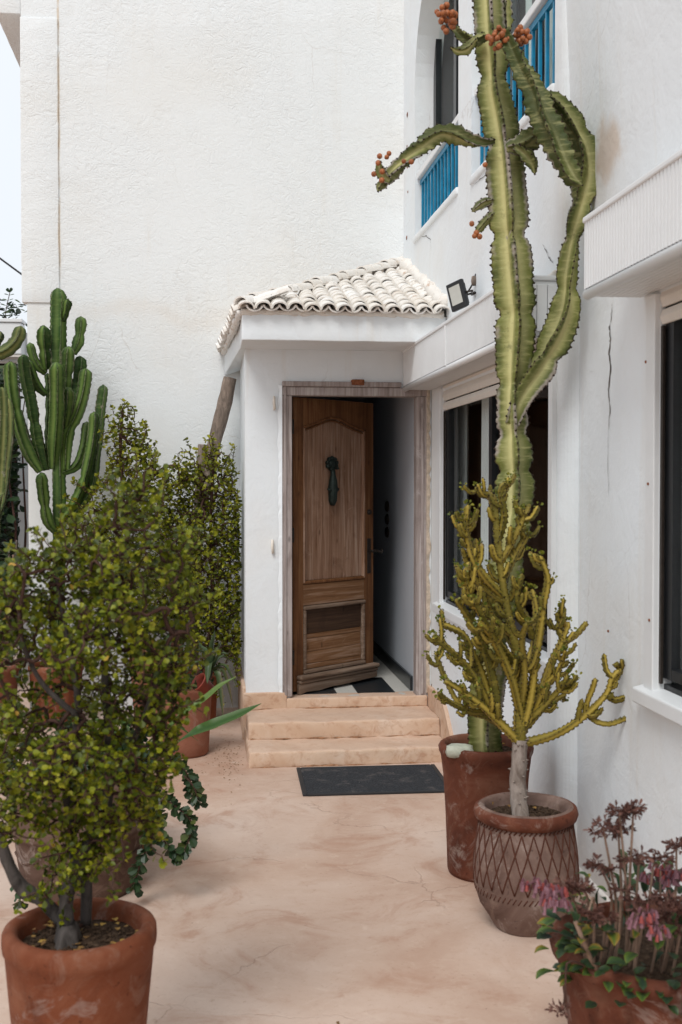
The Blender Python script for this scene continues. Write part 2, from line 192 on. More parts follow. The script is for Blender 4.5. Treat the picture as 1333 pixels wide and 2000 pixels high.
def m_plaster(name, base, warm, kind):
    a = NT(name)
    big = a.noise(0.9, 5, 0.6)
    blot = a.noise(3.1, 6, 0.65, 0.6)
    col = a.mix(a.step(big, 0.42, 0.75), base, warm)
    col = a.mix(a.math('MULTIPLY', a.step(blot, 0.58, 0.78), 0.35), col, tuple(c * 0.88 for c in warm))
    streak = a.noise(1.0, 4, 0.6, 0.2, a.scale(a.pos, (9, 9, 0.55)))
    col = a.mix(a.math('MULTIPLY', a.step(streak, 0.56, 0.8), 0.4), col, (warm[0] * 0.9, warm[1] * 0.84, warm[2] * 0.76))
    patch = a.step(a.vor(0.55, a.mix(0.35, a.pos, a.noise(1.6, 5, color=True), 'ADD'), out='Color'), 0.35, 0.75)
    col = a.mix(a.math('MULTIPLY', patch, 0.16), col, tuple(c * 0.86 for c in warm))
    if kind == 'stucco':
        X, Y, Z = a.xyz()
        wob = a.math('MULTIPLY', a.math('SUBTRACT', a.noise(1.3, 3), 0.5), 0.05)
        line = a.math('ABSOLUTE', a.math('SUBTRACT', a.math('ADD', X, wob), -1.095))
        lm = a.math('SUBTRACT', 1.0, a.step(line, 0.002, 0.014))
        lm = a.math('MULTIPLY', lm, a.step(Z, 3.1, 3.6))
        lm = a.math('MULTIPLY', lm, a.step(a.noise(5, 3), 0.3, 0.6))
        col = a.mix(a.math('MULTIPLY', lm, 0.75), col, (0.55, 0.42, 0.28))
        # old damp tide line across the wall at the height of the lower string course
        zl = a.math('ADD', Z, a.math('MULTIPLY', a.math('SUBTRACT', a.noise(2.2, 5), 0.5), 0.5))
        tide = a.math('SUBTRACT', 1.0, a.step(a.math('ABSOLUTE', a.math('SUBTRACT', zl, 3.05)), 0.0, 0.12))
        col = a.mix(a.math('MULTIPLY', tide, 0.17), col, (0.66, 0.55, 0.44))
        # fine cracks
        cv = a.vor(0.9, a.mix(0.25, a.pos, a.noise(3.0, 5, color=True), 'ADD'), 'DISTANCE_TO_EDGE')
        cm = a.math('MULTIPLY', a.math('SUBTRACT', 1.0, a.step(cv, 0.0, 0.006)), a.step(a.noise(1.1, 2), 0.5, 0.62))
        col = a.mix(a.math('MULTIPLY', cm, 0.30), col, (0.45, 0.40, 0.35))
        h1 = a.noise(13, 5, 0.62, 1.2, a.scale(a.pos, (1, 1, 1.25)))
        h2 = a.noise(34, 4, 0.6, 0.8)
        h3 = a.noise(2.0, 2)
        h = a.math('ADD', a.math('MULTIPLY', a.math('ABSOLUTE', a.math('SUBTRACT', h1, 0.5)), -1.3), a.math('MULTIPLY', h2, 0.28))
        h = a.math('ADD', h, a.math('MULTIPLY', h3, 0.6))
        h = a.math('MULTIPLY', h, a.math('ADD', 0.35, a.math('MULTIPLY', a.step(a.noise(0.55, 4, 0.6, 0.8), 0.38, 0.66), 0.95)))
        a.bump(h, 0.50, 0.021)
    else:
        X, Y, Z = a.xyz()
        # bare rubbed patch and rust drips on the upper wall
        px = a.math('MULTIPLY', a.math('SUBTRACT', Y, 4.44), 0.85)
        pz = a.math('SUBTRACT', Z, 3.1)
        d = a.math('SQRT', a.math('ADD', a.math('MULTIPLY', px, px), a.math('MULTIPLY', pz, pz)))
        d = a.math('ADD', d, a.math('MULTIPLY', a.math('SUBTRACT', a.noise(6, 5), 0.5), 0.22))
        pm = a.math('SUBTRACT', 1.0, a.step(d, 0.07, 0.16))
        col = a.mix(a.math('MULTIPLY', pm, 0.8), col, (0.60, 0.50, 0.41))
        # splash dirt along the foot of the wall
        foot = a.math('SUBTRACT', 1.0, a.step(a.math('ADD', Z, a.math('MULTIPLY', a.noise(5, 5), 0.35)), 0.12, 0.55))
        col = a.mix(a.math('MULTIPLY', foot, 0.6), col, (0.60, 0.50, 0.42))
        cv = a.vor(1.25, a.mix(0.3, a.pos, a.noise(2.4, 5, color=True), 'ADD'), 'DISTANCE_TO_EDGE')
        cm = a.math('MULTIPLY', a.math('SUBTRACT', 1.0, a.step(cv, 0.0, 0.005)), a.step(a.noise(1.3, 2), 0.52, 0.6))
        col = a.mix(a.math('MULTIPLY', cm, 0.30), col, (0.40, 0.36, 0.33))
        h = a.math('ADD', a.math('MULTIPLY', a.noise(5, 4, 0.6, 0.5), 1.0), a.math('MULTIPLY', a.noise(46, 4, 0.6), 0.22))
        a.bump(h, 0.35, 0.02)
    return a.done(col, 0.88, spec=0.2)

def m_ground():
    a = NT('terrace_plaster')
    n1 = a.noise(0.8, 6, 0.62, 0.5)
    n2 = a.noise(2.6, 7, 0.7, 1.2)
    n3 = a.noise(11, 6, 0.7, 0.8)
    col = a.ramp(n1, [(0.30, (0.41, 0.255, 0.180)), (0.48, (0.535, 0.388, 0.305)), (0.66, (0.62, 0.49, 0.41))])
    col = a.mix(a.math('MULTIPLY', a.step(n2, 0.48, 0.70), 0.62), col, (0.385, 0.21, 0.138))
    col = a.mix(a.math('MULTIPLY', a.step(n3, 0.52, 0.80), 0.5), col, (0.66, 0.53, 0.43))
    col = a.mix(a.math('MULTIPLY', a.step(a.noise(34, 5, 0.75), 0.55, 0.75), 0.50), col, (0.30, 0.165, 0.105))
    sv = a.step(a.noise(5.5, 5, 0.7, 2.5, a.scale(a.pos, (1, 2.2, 1))), 0.60, 0.70)
    col = a.mix(a.math('MULTIPLY', sv, 0.16), col, (0.33, 0.16, 0.10))
    cv = a.vor(0.75, a.mix(0.4, a.pos, a.noise(2.0, 6, color=True), 'ADD'), 'DISTANCE_TO_EDGE')
    cm = a.math('MULTIPLY', a.math('SUBTRACT', 1.0, a.step(cv, 0.0, 0.005)), a.step(a.noise(0.9, 2), 0.47, 0.55))
    col = a.mix(a.math('MULTIPLY', cm, 0.22), col, (0.22, 0.12, 0.08))
    spk = a.math('SUBTRACT', 1.0, a.step(a.vor(26), 0.03, 0.09))
    spk = a.math('MULTIPLY', spk, a.step(a.noise(7, 2), 0.58, 0.66))
    col = a.mix(spk, col, (0.10, 0.055, 0.035))
    h = a.math('ADD', a.math('MULTIPLY', a.noise(3, 4, 0.5, 0.6), 1.0), a.math('MULTIPLY', a.noise(50, 4, 0.65), 0.12))
    a.bump(a.math('SUBTRACT', h, a.math('MULTIPLY', cm, 0.5)), 0.35, 0.02)
    return a.done(col, a.ramp(n2, [(0.3, 0.75), (0.7, 0.55)]), spec=0.3)

def m_step():
    a = NT('step_plaster')
    n1 = a.noise(3.0, 6, 0.65, 0.7)
    n2 = a.noise(14, 6, 0.7, 0.6)
    col = a.ramp(n1, [(0.3, (0.51, 0.335, 0.225)), (0.52, (0.58, 0.415, 0.30)), (0.7, (0.63, 0.49, 0.385))])
    col = a.mix(a.math('MULTIPLY', a.step(n2, 0.47, 0.70), 0.6), col, (0.37, 0.185, 0.105))
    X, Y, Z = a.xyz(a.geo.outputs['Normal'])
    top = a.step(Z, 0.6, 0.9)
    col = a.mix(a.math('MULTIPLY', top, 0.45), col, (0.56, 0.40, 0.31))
    h = a.math('ADD', a.noise(7, 5, 0.6), a.math('MULTIPLY', a.noise(60, 4), 0.15))
    a.bump(h, 0.4, 0.012)
    return a.done(col, 0.75)

def m_tile():
    a = NT('whitewashed_clay')
    r = a.objrand()
    n1 = a.noise(16, 6, 0.7, 0.8)
    base = a.mix(r, (0.70, 0.655, 0.595), (0.79, 0.77, 0.74))
    col = a.mix(a.math('MULTIPLY', a.step(n1, 0.50, 0.74), 0.55), base, (0.60, 0.49, 0.385))
    col = a.mix(a.math('MULTIPLY', a.step(a.noise(7, 5, 0.7), 0.60, 0.72), 0.75), col, (0.48, 0.25, 0.12))
    col = a.mix(a.math('MULTIPLY', a.step(a.noise(60, 3), 0.64, 0.74), 0.7), col, (0.20, 0.17, 0.14))
    a.bump(a.math('ADD', n1, a.math('MULTIPLY', a.noise(90, 3), 0.25)), 0.5, 0.006)
    return a.done(col, 0.9, spec=0.15)

def m_wood(name, c1, c2, c3, axis='z', grain=1.0):
    a = NT(name)
    sc = {'z': (38, 38, 1.6), 'x': (1.6, 38, 38)}[axis]
    off = a.n('ShaderNodeVectorMath', operation='ADD')
    a.set(off.inputs[0], a.pos)
    cm = a.n('ShaderNodeCombineXYZ')
    a.set(cm.inputs[0], a.math('MULTIPLY', a.objrand(), 17.0)); a.set(cm.inputs[2], a.math('MULTIPLY', a.objrand(), 31.0))
    a.set(off.inputs[1], cm.outputs[0])
    src = off.outputs[0]
    if axis == 'x':                          # the leaf stands open, so its boards run askew to the house
        src = a.scale(src, (1, 1, 1), (0, 0, -math.atan2(0.55, 0.64)))
    v = a.scale(src, tuple(q * grain for q in sc))
    g1 = a.noise(1.0, 6, 0.65, 0.9, v)
    g2 = a.noise(2.1, 5, 0.7, 0.5, off.outputs[0])
    col = a.ramp(g1, [(0.28, c1), (0.5, c2), (0.72, c3)])
    col = a.mix(a.math('MULTIPLY', a.step(g2, 0.52, 0.7), 0.55), col, c1)
    col = a.mix(a.math('MULTIPLY', a.step(a.noise(4.2, 6, 0.75, 1.0, off.outputs[0]), 0.58, 0.72), 0.5), col, c3)
    kn = a.math('SUBTRACT', 1.0, a.step(a.vor(5.5, a.scale(off.outputs[0], (1.6, 1.6, 0.7))), 0.03, 0.12))
    col = a.mix(a.math('MULTIPLY', kn, 0.55), col, tuple(q * 0.35 for q in c1))
    col = a.mix(a.math('MULTIPLY', a.step(a.objrand(), 0.0, 1.0), 0.25), col, c1)
    a.bump(g1, 0.35, 0.004)
    return a.done(col, 0.72, spec=0.25)

def m_terra(name, c1, c2, c3, chalk=0.5):
    a = NT(name)
    n1 = a.noise(3.4, 6, 0.65, 0.6)
    n2 = a.noise(9, 6, 0.7, 1.0)
    col = a.ramp(n1, [(0.3, c1), (0.5, c2), (0.7, c3)])
    col = a.mix(a.math('MULTIPLY', a.step(n2, 0.52, 0.72), chalk), col, (0.31, 0.215, 0.165))
    col = a.mix(a.math('MULTIPLY', a.step(a.noise(6.5, 7, 0.72, 1.2), 0.56, 0.66), chalk), col, (0.40, 0.33, 0.29))
    col = a.mix(a.math('MULTIPLY', a.step(a.noise(5, 5, 0.6, 0.2, a.scale(a.pos, (1, 1, 0.35))), 0.56, 0.72), 0.55), col, tuple(q * 0.5 for q in c1))
    col = a.mix(a.math('MULTIPLY', a.step(a.noise(42, 4), 0.62, 0.72), 0.5), col, tuple(q * 0.45 for q in c1))
    rings = a.noise(1.0, 3, 0.5, 0.0, a.scale(a.pos, (2, 2, 55)))
    a.bump(a.math('ADD', a.math('MULTIPLY', rings, 0.5), a.noise(30, 5)), 0.3, 0.006)
    return a.done(col, 0.8, spec=0.2)

def m_simple(name, col, rough=0.5, metal=0.0, var=0.12, sc=20, bump=0.0, spec=0.4):
    a = NT(name)
    n = a.noise(sc, 5, 0.65, 0.4)
    c = a.ramp(n, [(0.3, tuple(q * (1 - var) for q in col)), (0.7, tuple(min(1, q * (1 + var)) for q in col))])
    if bump:
        a.bump(n, bump, 0.005)
    return a.done(c, rough, metal, spec)

def m_leaf(name, stops, trans=0.25, rough=0.45):
    a = NT(name)
    t = a.attr('tone')
    col = a.ramp(t, stops)
    a.done(col, rough, spec=0.35)
    tr = a.n('ShaderNodeBsdfTranslucent')
    a.set(tr.inputs[0], col)
    ms = a.n('ShaderNodeMixShader')
    ms.inputs[0].default_value = trans
    a.t.links.new(a.p.outputs[0], ms.inputs[1])
    a.t.links.new(tr.outputs[0], ms.inputs[2])
    a.t.links.new(ms.outputs[0], a.out.inputs[0])
    return a.m

def m_cactus(name, deep, mid, pale, edge, scar, corky=0.2):
    a = NT(name)
    t = a.attr('tone')                       # 0 in the groove between two ribs, 1 on the crest
    rib = a.attr('rand')
    n1 = a.noise(7, 5, 0.65, 0.4)
    n2 = a.noise(2.3, 3)
    stripe = a.noise(1.0, 4, 0.6, 0.4, a.scale(a.pos, (14, 14, 60)))
    base = a.mix(a.step(t, 0.05, 0.8), pale, mid)
    base = a.mix(a.math('MULTIPLY', a.step(a.math('ADD', a.math('MULTIPLY', n2, 0.7), a.math('MULTIPLY', rib, 0.55)), 0.38, 0.88), 0.9), base, deep)
    lobe = a.math('MULTIPLY', a.step(t, 0.45, 0.95), a.step(a.noise(5.5, 2), 0.42, 0.6))
    base = a.mix(a.math('MULTIPLY', lobe, 0.75), base, deep)
    base = a.mix(a.math('MULTIPLY', a.step(stripe, 0.48, 0.7), 0.35), base, pale)
    base = a.mix(a.math('MULTIPLY', a.step(t, 0.90, 1.0), 0.65), base, edge)
    base = a.mix(a.math('MULTIPLY', a.step(n1, 0.60, 0.68), a.step(a.noise(1.7, 3), 0.52, 0.60)), base, scar)
    cork = a.math('MULTIPLY', a.step(t, 0.70, 0.95), a.step(a.noise(3.3, 4, 0.6), 0.52, 0.60))
    base = a.mix(a.math('MULTIPLY', cork, corky), base, scar)
    base = a.mix(a.math('MULTIPLY', a.step(a.noise(13, 6, 0.75), 0.56, 0.70), 0.45), base, deep)
    a.bump(a.math('ADD', stripe, a.noise(60, 3)), 0.3, 0.006)
    return a.done(base, 0.6, spec=0.25)

def m_glass(name='window_glass'):
    a = NT(name)
    tr = a.n('ShaderNodeBsdfTransparent')
    tr.inputs[0].default_value = (0.94, 0.96, 0.955, 1)
    gl = a.n('ShaderNodeBsdfGlossy')
    gl.inputs['Roughness'].default_value = 0.02
    ms = a.n('ShaderNodeMixShader')
    ms.inputs[0].default_value = 0.08
    a.t.links.new(tr.outputs[0], ms.inputs[1])
    a.t.links.new(gl.outputs[0], ms.inputs[2])
    a.t.links.new(ms.outputs[0], a.out.inputs[0])
    return a.m

def m_soil():
    a = NT('dry_soil')
    n = a.noise(70, 5, 0.7)
    col = a.ramp(n, [(0.3, (0.018, 0.011, 0.008)), (0.55, (0.07, 0.045, 0.030)), (0.75, (0.17, 0.115, 0.075))])
    a.bump(n, 0.8, 0.01)
    return a.done(col, 0.95, spec=0.1)

def m_bark(name, c1, c2):
    a = NT(name)
    n = a.noise(1.0, 6, 0.7, 0.8, a.scale(a.pos, (30, 30, 9)))
    col = a.ramp(n, [(0.3, c1), (0.7, c2)])
    a.bump(n, 0.6, 0.006)
    return a.done(col, 0.9, spec=0.15)

def m_mat():
    a = NT('black_matting')
    X, Y, Z = a.xyz()
    n = a.noise(80, 4, 0.7)
    wv = a.math('SINE', a.math('MULTIPLY', Y, 900.0))
    wx = a.math('SINE', a.math('MULTIPLY', X, 900.0))
    col = a.ramp(n, [(0.35, (0.018, 0.020, 0.024)), (0.7, (0.055, 0.060, 0.068))])
    dust = a.math('MULTIPLY', a.step(a.noise(9, 6, 0.7), 0.50, 0.74), 0.6)
    col = a.mix(dust, col, (0.17, 0.15, 0.14))
    sp = a.math('MULTIPLY', a.math('SUBTRACT', 1.0, a.step(a.vor(38), 0.05, 0.12)), a.step(a.noise(4, 2), 0.58, 0.62))
    col = a.mix(sp, col, (0.45, 0.42, 0.38))
    a.bump(a.math('ADD', a.math('MULTIPLY', wv, wx), n), 0.6, 0.004)
    return a.done(col, 0.85, spec=0.2)

MT = dict(
    stucco=m_plaster('white_stucco', (0.765, 0.79, 0.795), (0.745, 0.75, 0.73), 'stucco'),
    plaster=m_plaster('white_plaster', (0.745, 0.785, 0.81), (0.735, 0.745, 0.74), 'smooth'),
    ground=m_ground(), step=m_step(), tile=m_tile(), soil=m_soil(), matting=m_mat(), glass=m_glass(),
    mortar=m_simple('roof_mortar', (0.60, 0.50, 0.40), 0.95, var=0.25, sc=30, bump=0.6, spec=0.1),
    frame_wood=m_wood('greyed_paint_wood', (0.185, 0.145, 0.132), (0.335, 0.285, 0.268), (0.50, 0.46, 0.44)),
    stile_wood=m_wood('amber_wood', (0.060, 0.023, 0.009), (0.150, 0.062, 0.022), (0.235, 0.118, 0.052)),
    plank_wood=m_wood('bleached_wood', (0.115, 0.052, 0.026), (0.270, 0.160, 0.104), (0.425, 0.310, 0.238)),
    low_wood=m_wood('worn_wood', (0.105, 0.046, 0.018), (0.215, 0.110, 0.052), (0.37, 0.255, 0.185), 'x'),
    dark_wood=m_wood('dark_stained_wood', (0.026, 0.013, 0.008), (0.050, 0.026, 0.014), (0.085, 0.048, 0.027), 'x'),
    kick_wood=m_wood('weathered_wood', (0.080, 0.050, 0.032), (0.190, 0.130, 0.092), (0.31, 0.245, 0.195), 'x'),
    log=m_bark('weathered_log', (0.085, 0.068, 0.058), (0.30, 0.235, 0.19)),
    bark=m_bark('grey_bark', (0.030, 0.025, 0.022), (0.115, 0.100, 0.092)),
    twig=m_bark('dark_red_twig', (0.035, 0.018, 0.014), (0.10, 0.055, 0.042)),
    pale_bark=m_bark('pale_spiny_bark', (0.14, 0.105, 0.085), (0.33, 0.28, 0.245)),
    terra=m_terra('terracotta', (0.095, 0.026, 0.012), (0.165, 0.048, 0.021), (0.225, 0.088, 0.048), 0.30),
    terra_old=m_terra('old_terracotta', (0.062, 0.033, 0.023), (0.110, 0.064, 0.047), (0.185, 0.122, 0.095), 0.40),
    terra_carved=m_terra('carved_terracotta', (0.085, 0.045, 0.034), (0.175, 0.112, 0.090), (0.29, 0.215, 0.185), 0.45),
    step_brown=m_simple('step_brown', (0.30, 0.165, 0.095), 0.95, var=0.5, sc=35, spec=0.05),
    terra_red=m_terra('red_terracotta', (0.068, 0.020, 0.011), (0.125, 0.038, 0.020), (0.20, 0.090, 0.056), 0.35),
    terra_pink=m_terra('pink_terracotta', (0.17, 0.060, 0.035), (0.235, 0.092, 0.056), (0.29, 0.130, 0.086), 0.22),
    groove=m_simple('dark_red_glaze', (0.085, 0.030, 0.018), 0.8, spec=0.2),
    alu=m_simple('white_aluminium', (0.70, 0.715, 0.72), 0.42, var=0.03, sc=6),
    cream=m_simple('cream_shutter', (0.66, 0.62, 0.565), 0.5, var=0.05, sc=6),
    black_metal=m_simple('black_metal', (0.012, 0.013, 0.015), 0.35, 0.0, 0.2),
    lens=m_simple('floodlight_glass', (0.46, 0.46, 0.42), 0.15, var=0.05, sc=8, spec=0.6),
    blue=m_simple('turquoise_paint', (0.005, 0.190, 0.345), 0.45, var=0.25, sc=14, spec=0.4),
    curtain=m_simple('pale_curtain', (0.78, 0.80, 0.80), 0.9, var=0.04, sc=5, spec=0.1),
    green_curtain=m_simple('grey_green_curtain', (0.60, 0.69, 0.68), 0.9, var=0.08, sc=4, spec=0.1),
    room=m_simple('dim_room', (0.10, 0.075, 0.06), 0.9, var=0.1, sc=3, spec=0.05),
    hall=m_simple('white_hall_wall', (0.45, 0.48, 0.52), 0.85, var=0.03, sc=3, spec=0.15),
    bronze=m_simple('verdigris_bronze', (0.014, 0.024, 0.020), 0.5, 0.4, 0.5, 40, 0.3),
    iron=m_simple('dark_iron', (0.035, 0.027, 0.022), 0.5, 0.5, 0.3, 40, 0.3),
    rust=m_simple('rusty_iron', (0.20, 0.075, 0.038), 0.9, 0.0, 0.5, 45, 0.5, 0.1),
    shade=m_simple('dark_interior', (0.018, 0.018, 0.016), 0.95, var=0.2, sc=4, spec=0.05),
    black_tile=m_simple('black_floor_tile', (0.018, 0.021, 0.024), 0.3, var=0.3, sc=60),
    white_tile=m_simple('white_floor_tile', (0.52, 0.51, 0.47), 0.45, var=0.12, sc=90),
    wire=m_simple('black_cable', (0.02, 0.02, 0.022), 0.6),
    bone=m_simple('white_peg', (0.70, 0.64, 0.56), 0.7, var=0.1),
    crackm=m_simple('crack_shadow', (0.10, 0.085, 0.075), 0.95, var=0.4, sc=60, spec=0.05),
    stone=m_simple('pale_green_stone', (0.42, 0.43, 0.35), 0.8, var=0.35, sc=14, bump=0.5),
    tall=m_cactus('tall_cactus_skin', (0.030, 0.045, 0.009), (0.160, 0.172, 0.042), (0.52, 0.49, 0.225), (0.085, 0.062, 0.028), (0.33, 0.285, 0.25), 0.85),
    candel=m_cactus('green_cactus_skin', (0.014, 0.040, 0.008), (0.046, 0.100, 0.017), (0.140, 0.215, 0.050), (0.20, 0.225, 0.105), (0.33, 0.27, 0.22)),
    edge=m_cactus('edge_cactus_skin', (0.016, 0.034, 0.009), (0.055, 0.085, 0.021), (0.20, 0.21, 0.070), (0.15, 0.13, 0.06), (0.30, 0.26, 0.22)),
    ochre=m_cactus('ochre_cactus_skin', (0.085, 0.078, 0.010), (0.230, 0.168, 0.020), (0.41, 0.300, 0.055), (0.10, 0.055, 0.024), (0.29, 0.21, 0.12)),
    spine=m_simple('dark_spines', (0.030, 0.018, 0.012), 0.7, spec=0.2),
    fruit=m_simple('orange_fruit', (0.30, 0.095, 0.030), 0.5, var=0.5, sc=60),
    bush=m_leaf('elephant_bush_leaf', [(0.0, (0.030, 0.046, 0.003)), (0.40, (0.118, 0.148, 0.006)), (0.75, (0.255, 0.265, 0.012)), (0.95, (0.38, 0.35, 0.03)), (1.0, (0.52, 0.28, 0.06))]),
    bush2=m_leaf('rear_bush_leaf', [(0.0, (0.042, 0.058, 0.004)), (0.40, (0.135, 0.160, 0.007)), (0.75, (0.290, 0.290, 0.014)), (1.0, (0.40, 0.36, 0.035))]),  # slightly lighter leaf tones for the two rear bushes
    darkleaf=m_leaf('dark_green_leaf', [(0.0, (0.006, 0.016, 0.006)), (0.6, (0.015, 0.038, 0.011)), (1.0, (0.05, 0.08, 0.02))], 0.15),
    succ=m_leaf('succulent_leaf', [(0.0, (0.012, 0.030, 0.012)), (0.5, (0.028, 0.056, 0.018)), (0.85, (0.12, 0.13, 0.03)), (1.0, (0.28, 0.15, 0.035))], 0.1, 0.4),
    paddle=m_leaf('paddle_leaf', [(0.0, (0.018, 0.034, 0.024)), (0.5, (0.034, 0.066, 0.022)), (0.8, (0.085, 0.135, 0.020)), (1.0, (0.26, 0.16, 0.025))], 0.12, 0.45),
    blade=m_leaf('blade_leaf', [(0.0, (0.026, 0.078, 0.009)), (1.0, (0.13, 0.21, 0.045))], 0.3, 0.4),
    aloe=m_leaf('aloe_leaf', [(0.0, (0.025, 0.052, 0.022)), (0.6, (0.070, 0.105, 0.042)), (1.0, (0.18, 0.10, 0.06))], 0.1, 0.4),
    tipleaf=m_leaf('yellow_green_tip', [(0.0, (0.055, 0.085, 0.008)), (1.0, (0.23, 0.22, 0.022))], 0.2),
    brownflower=m_leaf('dried_flower', [(0.0, (0.070, 0.028, 0.022)), (1.0, (0.20, 0.095, 0.072))], 0.15, 0.7),
    pinkflower=m_leaf('pink_flower', [(0.0, (0.16, 0.06, 0.075)), (0.6, (0.31, 0.155, 0.185)), (1.0, (0.34, 0.07, 0.06))], 0.25, 0.6),
    stalk=m_simple('tan_stalk', (0.24, 0.155, 0.11), 0.8, var=0.25),
    litter=m_leaf('leaf_litter', [(0.0, (0.16, 0.08, 0.03)), (1.0, (0.42, 0.26, 0.05))], 0.1, 0.8),
)

# ---------------------------------------------------------------- mesh helpers
class MB:
    """collects vertices and faces in world space; build() links them as one mesh object"""
    def __init__(s):
        s.v, s.f, s.t, s.r = [], [], [], []
    def add(s, vs, fs, tone=0.5, rand=0.0):
        b = len(s.v)
        s.v += [tuple(q) for q in vs]
        s.f += [tuple(b + i for i in f) for f in fs]
        s.t += tone if isinstance(tone, list) else [tone] * len(vs)
        s.r += rand if isinstance(rand, list) else [rand] * len(vs)
    def box(s, x0, x1, y0, y1, z0, z1, tone=0.5):
        vs = [(x, y, z) for x in (x0, x1) for y in (y0, y1) for z in (z0, z1)]
        s.add(vs, [(0, 1, 3, 2), (4, 6, 7, 5), (0, 4, 5, 1), (2, 3, 7, 6), (0, 2, 6, 4), (1, 5, 7, 3)], tone)
        return s
    def bar(s, a, b, hw, hh, up=(0, 0, 1)):
        a, b = Vector(a), Vector(b)
        d = (b - a).normalized()
        x = d.cross(Vector(up)).normalized()
        y = x.cross(d)
        vs = [p + x * i * hw + y * j * hh for p in (a, b) for i, j in ((-1, -1), (1, -1), (1, 1), (-1, 1))]
        s.add(vs, [(0, 1, 2, 3), (7, 6, 5, 4), (0, 4, 5, 1), (1, 5, 6, 2), (2, 6, 7, 3), (3, 7, 4, 0)])
        return s
    def tube(s, pts, rad, seg=8, tone=0.5, wob=0.0):
        pts = [Vector(p) for p in pts]
        n = len(pts)
        if not isinstance(rad, (list, tuple)):
            rad = [rad] * n
        d0 = (pts[1] - pts[0]).normalized()
        x = d0.orthogonal().normalized()
        vs = []
        for i in range(n):
            d = (pts[min(i + 1, n - 1)] - pts[max(i - 1, 0)]).normalized()
            x = (x - d * x.dot(d)).normalized()
            y = d.cross(x)
            for k in range(seg):
                a = 2 * math.pi * k / seg
                q = rad[i] * (1 + wob * mn.noise(pts[i] * 25 + Vector((k * 3.1, 0, 0))))
                vs.append(pts[i] + (x * math.cos(a) + y * math.sin(a)) * q)
        fs = [(i * seg + k, i * seg + (k + 1) % seg, (i + 1) * seg + (k + 1) % seg, (i + 1) * seg + k) for i in range(n - 1) for k in range(seg)]
        fs += [tuple(range(seg - 1, -1, -1)), tuple((n - 1) * seg + k for k in range(seg))]
        s.add(vs, fs, tone)
        return s
    def lathe(s, c, prof, seg=40, wob=0.0, fn=None):
        vs = []
        for r, z in prof:
            for k in range(seg):
                a = 2 * math.pi * k / seg
                q = r * (1 + wob * mn.noise(Vector((math.cos(a) * 1.3, math.sin(a) * 1.3, z * 4 + c[0] * 7))))
                if fn:
                    q += fn(a, z)
                dz = 0.25 * wob * r * mn.noise(Vector((math.cos(a) * 2 + 9, math.sin(a) * 2, c[1])))
                vs.append((c[0] + q * math.cos(a), c[1] + q * math.sin(a), c[2] + z + dz))
        n = len(prof)
        fs = [(i * seg + k, i * seg + (k + 1) % seg, (i + 1) * seg + (k + 1) % seg, (i + 1) * seg + k) for i in range(n - 1) for k in range(seg)]
        s.add(vs, fs)
        return s
    def extrude(s, poly, off):
        """closed polygon (3-D points) swept by the vector off"""
        n = len(poly)
        o = Vector(off)
        vs = [Vector(p) for p in poly] + [Vector(p) + o for p in poly]
        s.add(vs, [tuple(range(n)), tuple(range(2 * n - 1, n - 1, -1))] + [(i, (i + 1) % n, n + (i + 1) % n, n + i) for i in range(n)])
        return s
    def xf(s, m):
        s.v = [tuple(m @ Vector(p)) for p in s.v]
        return s
    def build(s, name, mat, parent=None, smooth=False, bevel=0.0, attr=False, kind=None, segs=2):
        me = bpy.data.meshes.new(name)
        o3 = Vector((0, 0, 0))
        p = parent
        while p is not None:
            o3 += p.location
            p = p.parent
        vv = [(a - o3.x, b - o3.y, c - o3.z) for a, b, c in s.v]
        me.from_pydata(vv, [], s.f)
        if attr:
            me.attributes.new('tone', 'FLOAT', 'POINT').data.foreach_set('value', s.t)
            me.attributes.new('rand', 'FLOAT', 'POINT').data.foreach_set('value', s.r)
        else:
            bm = bmesh.new(); bm.from_mesh(me)
            bmesh.ops.recalc_face_normals(bm, faces=bm.faces)
            bm.to_mesh(me); bm.free()
        if smooth:
            me.shade_smooth()
        me.materials.append(MT[mat])
        o = bpy.data.objects.new(name, me)
        COL.objects.link(o)
        o.parent = parent
        if bevel:
            b = o.modifiers.new('bevel', 'BEVEL'); b.width = bevel; b.segments = segs; b.limit_method = 'ANGLE'
        if kind:
            o['kind'] = kind
        return o

def tag(o, label, cat, group=None):
    o['label'] = label; o['category'] = cat
    if group:
        o['group'] = group
    return o

def thing(name, label, cat, loc=(0, 0, 0), group=None):
    o = bpy.data.objects.new(name, None)
    o.empty_display_size = 0.1
    COL.objects.link(o)
    o.location = loc
    return tag(o, label, cat, group)

def part_empty(name, parent, loc=(0, 0, 0)):
    o = bpy.data.objects.new(name, None)
    COL.objects.link(o)
    o.parent = parent
    o.location = Vector(loc) - parent.location
    return o

def share(src, name, parent, m):
    """another part on the same mesh data, placed by a world matrix"""
    o = src.copy()
    o.name = name
    COL.objects.link(o)
    o.parent = parent
    o.matrix_local = Matrix.Translation(-parent.location) @ m
    return o

def place(o, parent, m):
    o.matrix_local = Matrix.Translation(-parent.location) @ m

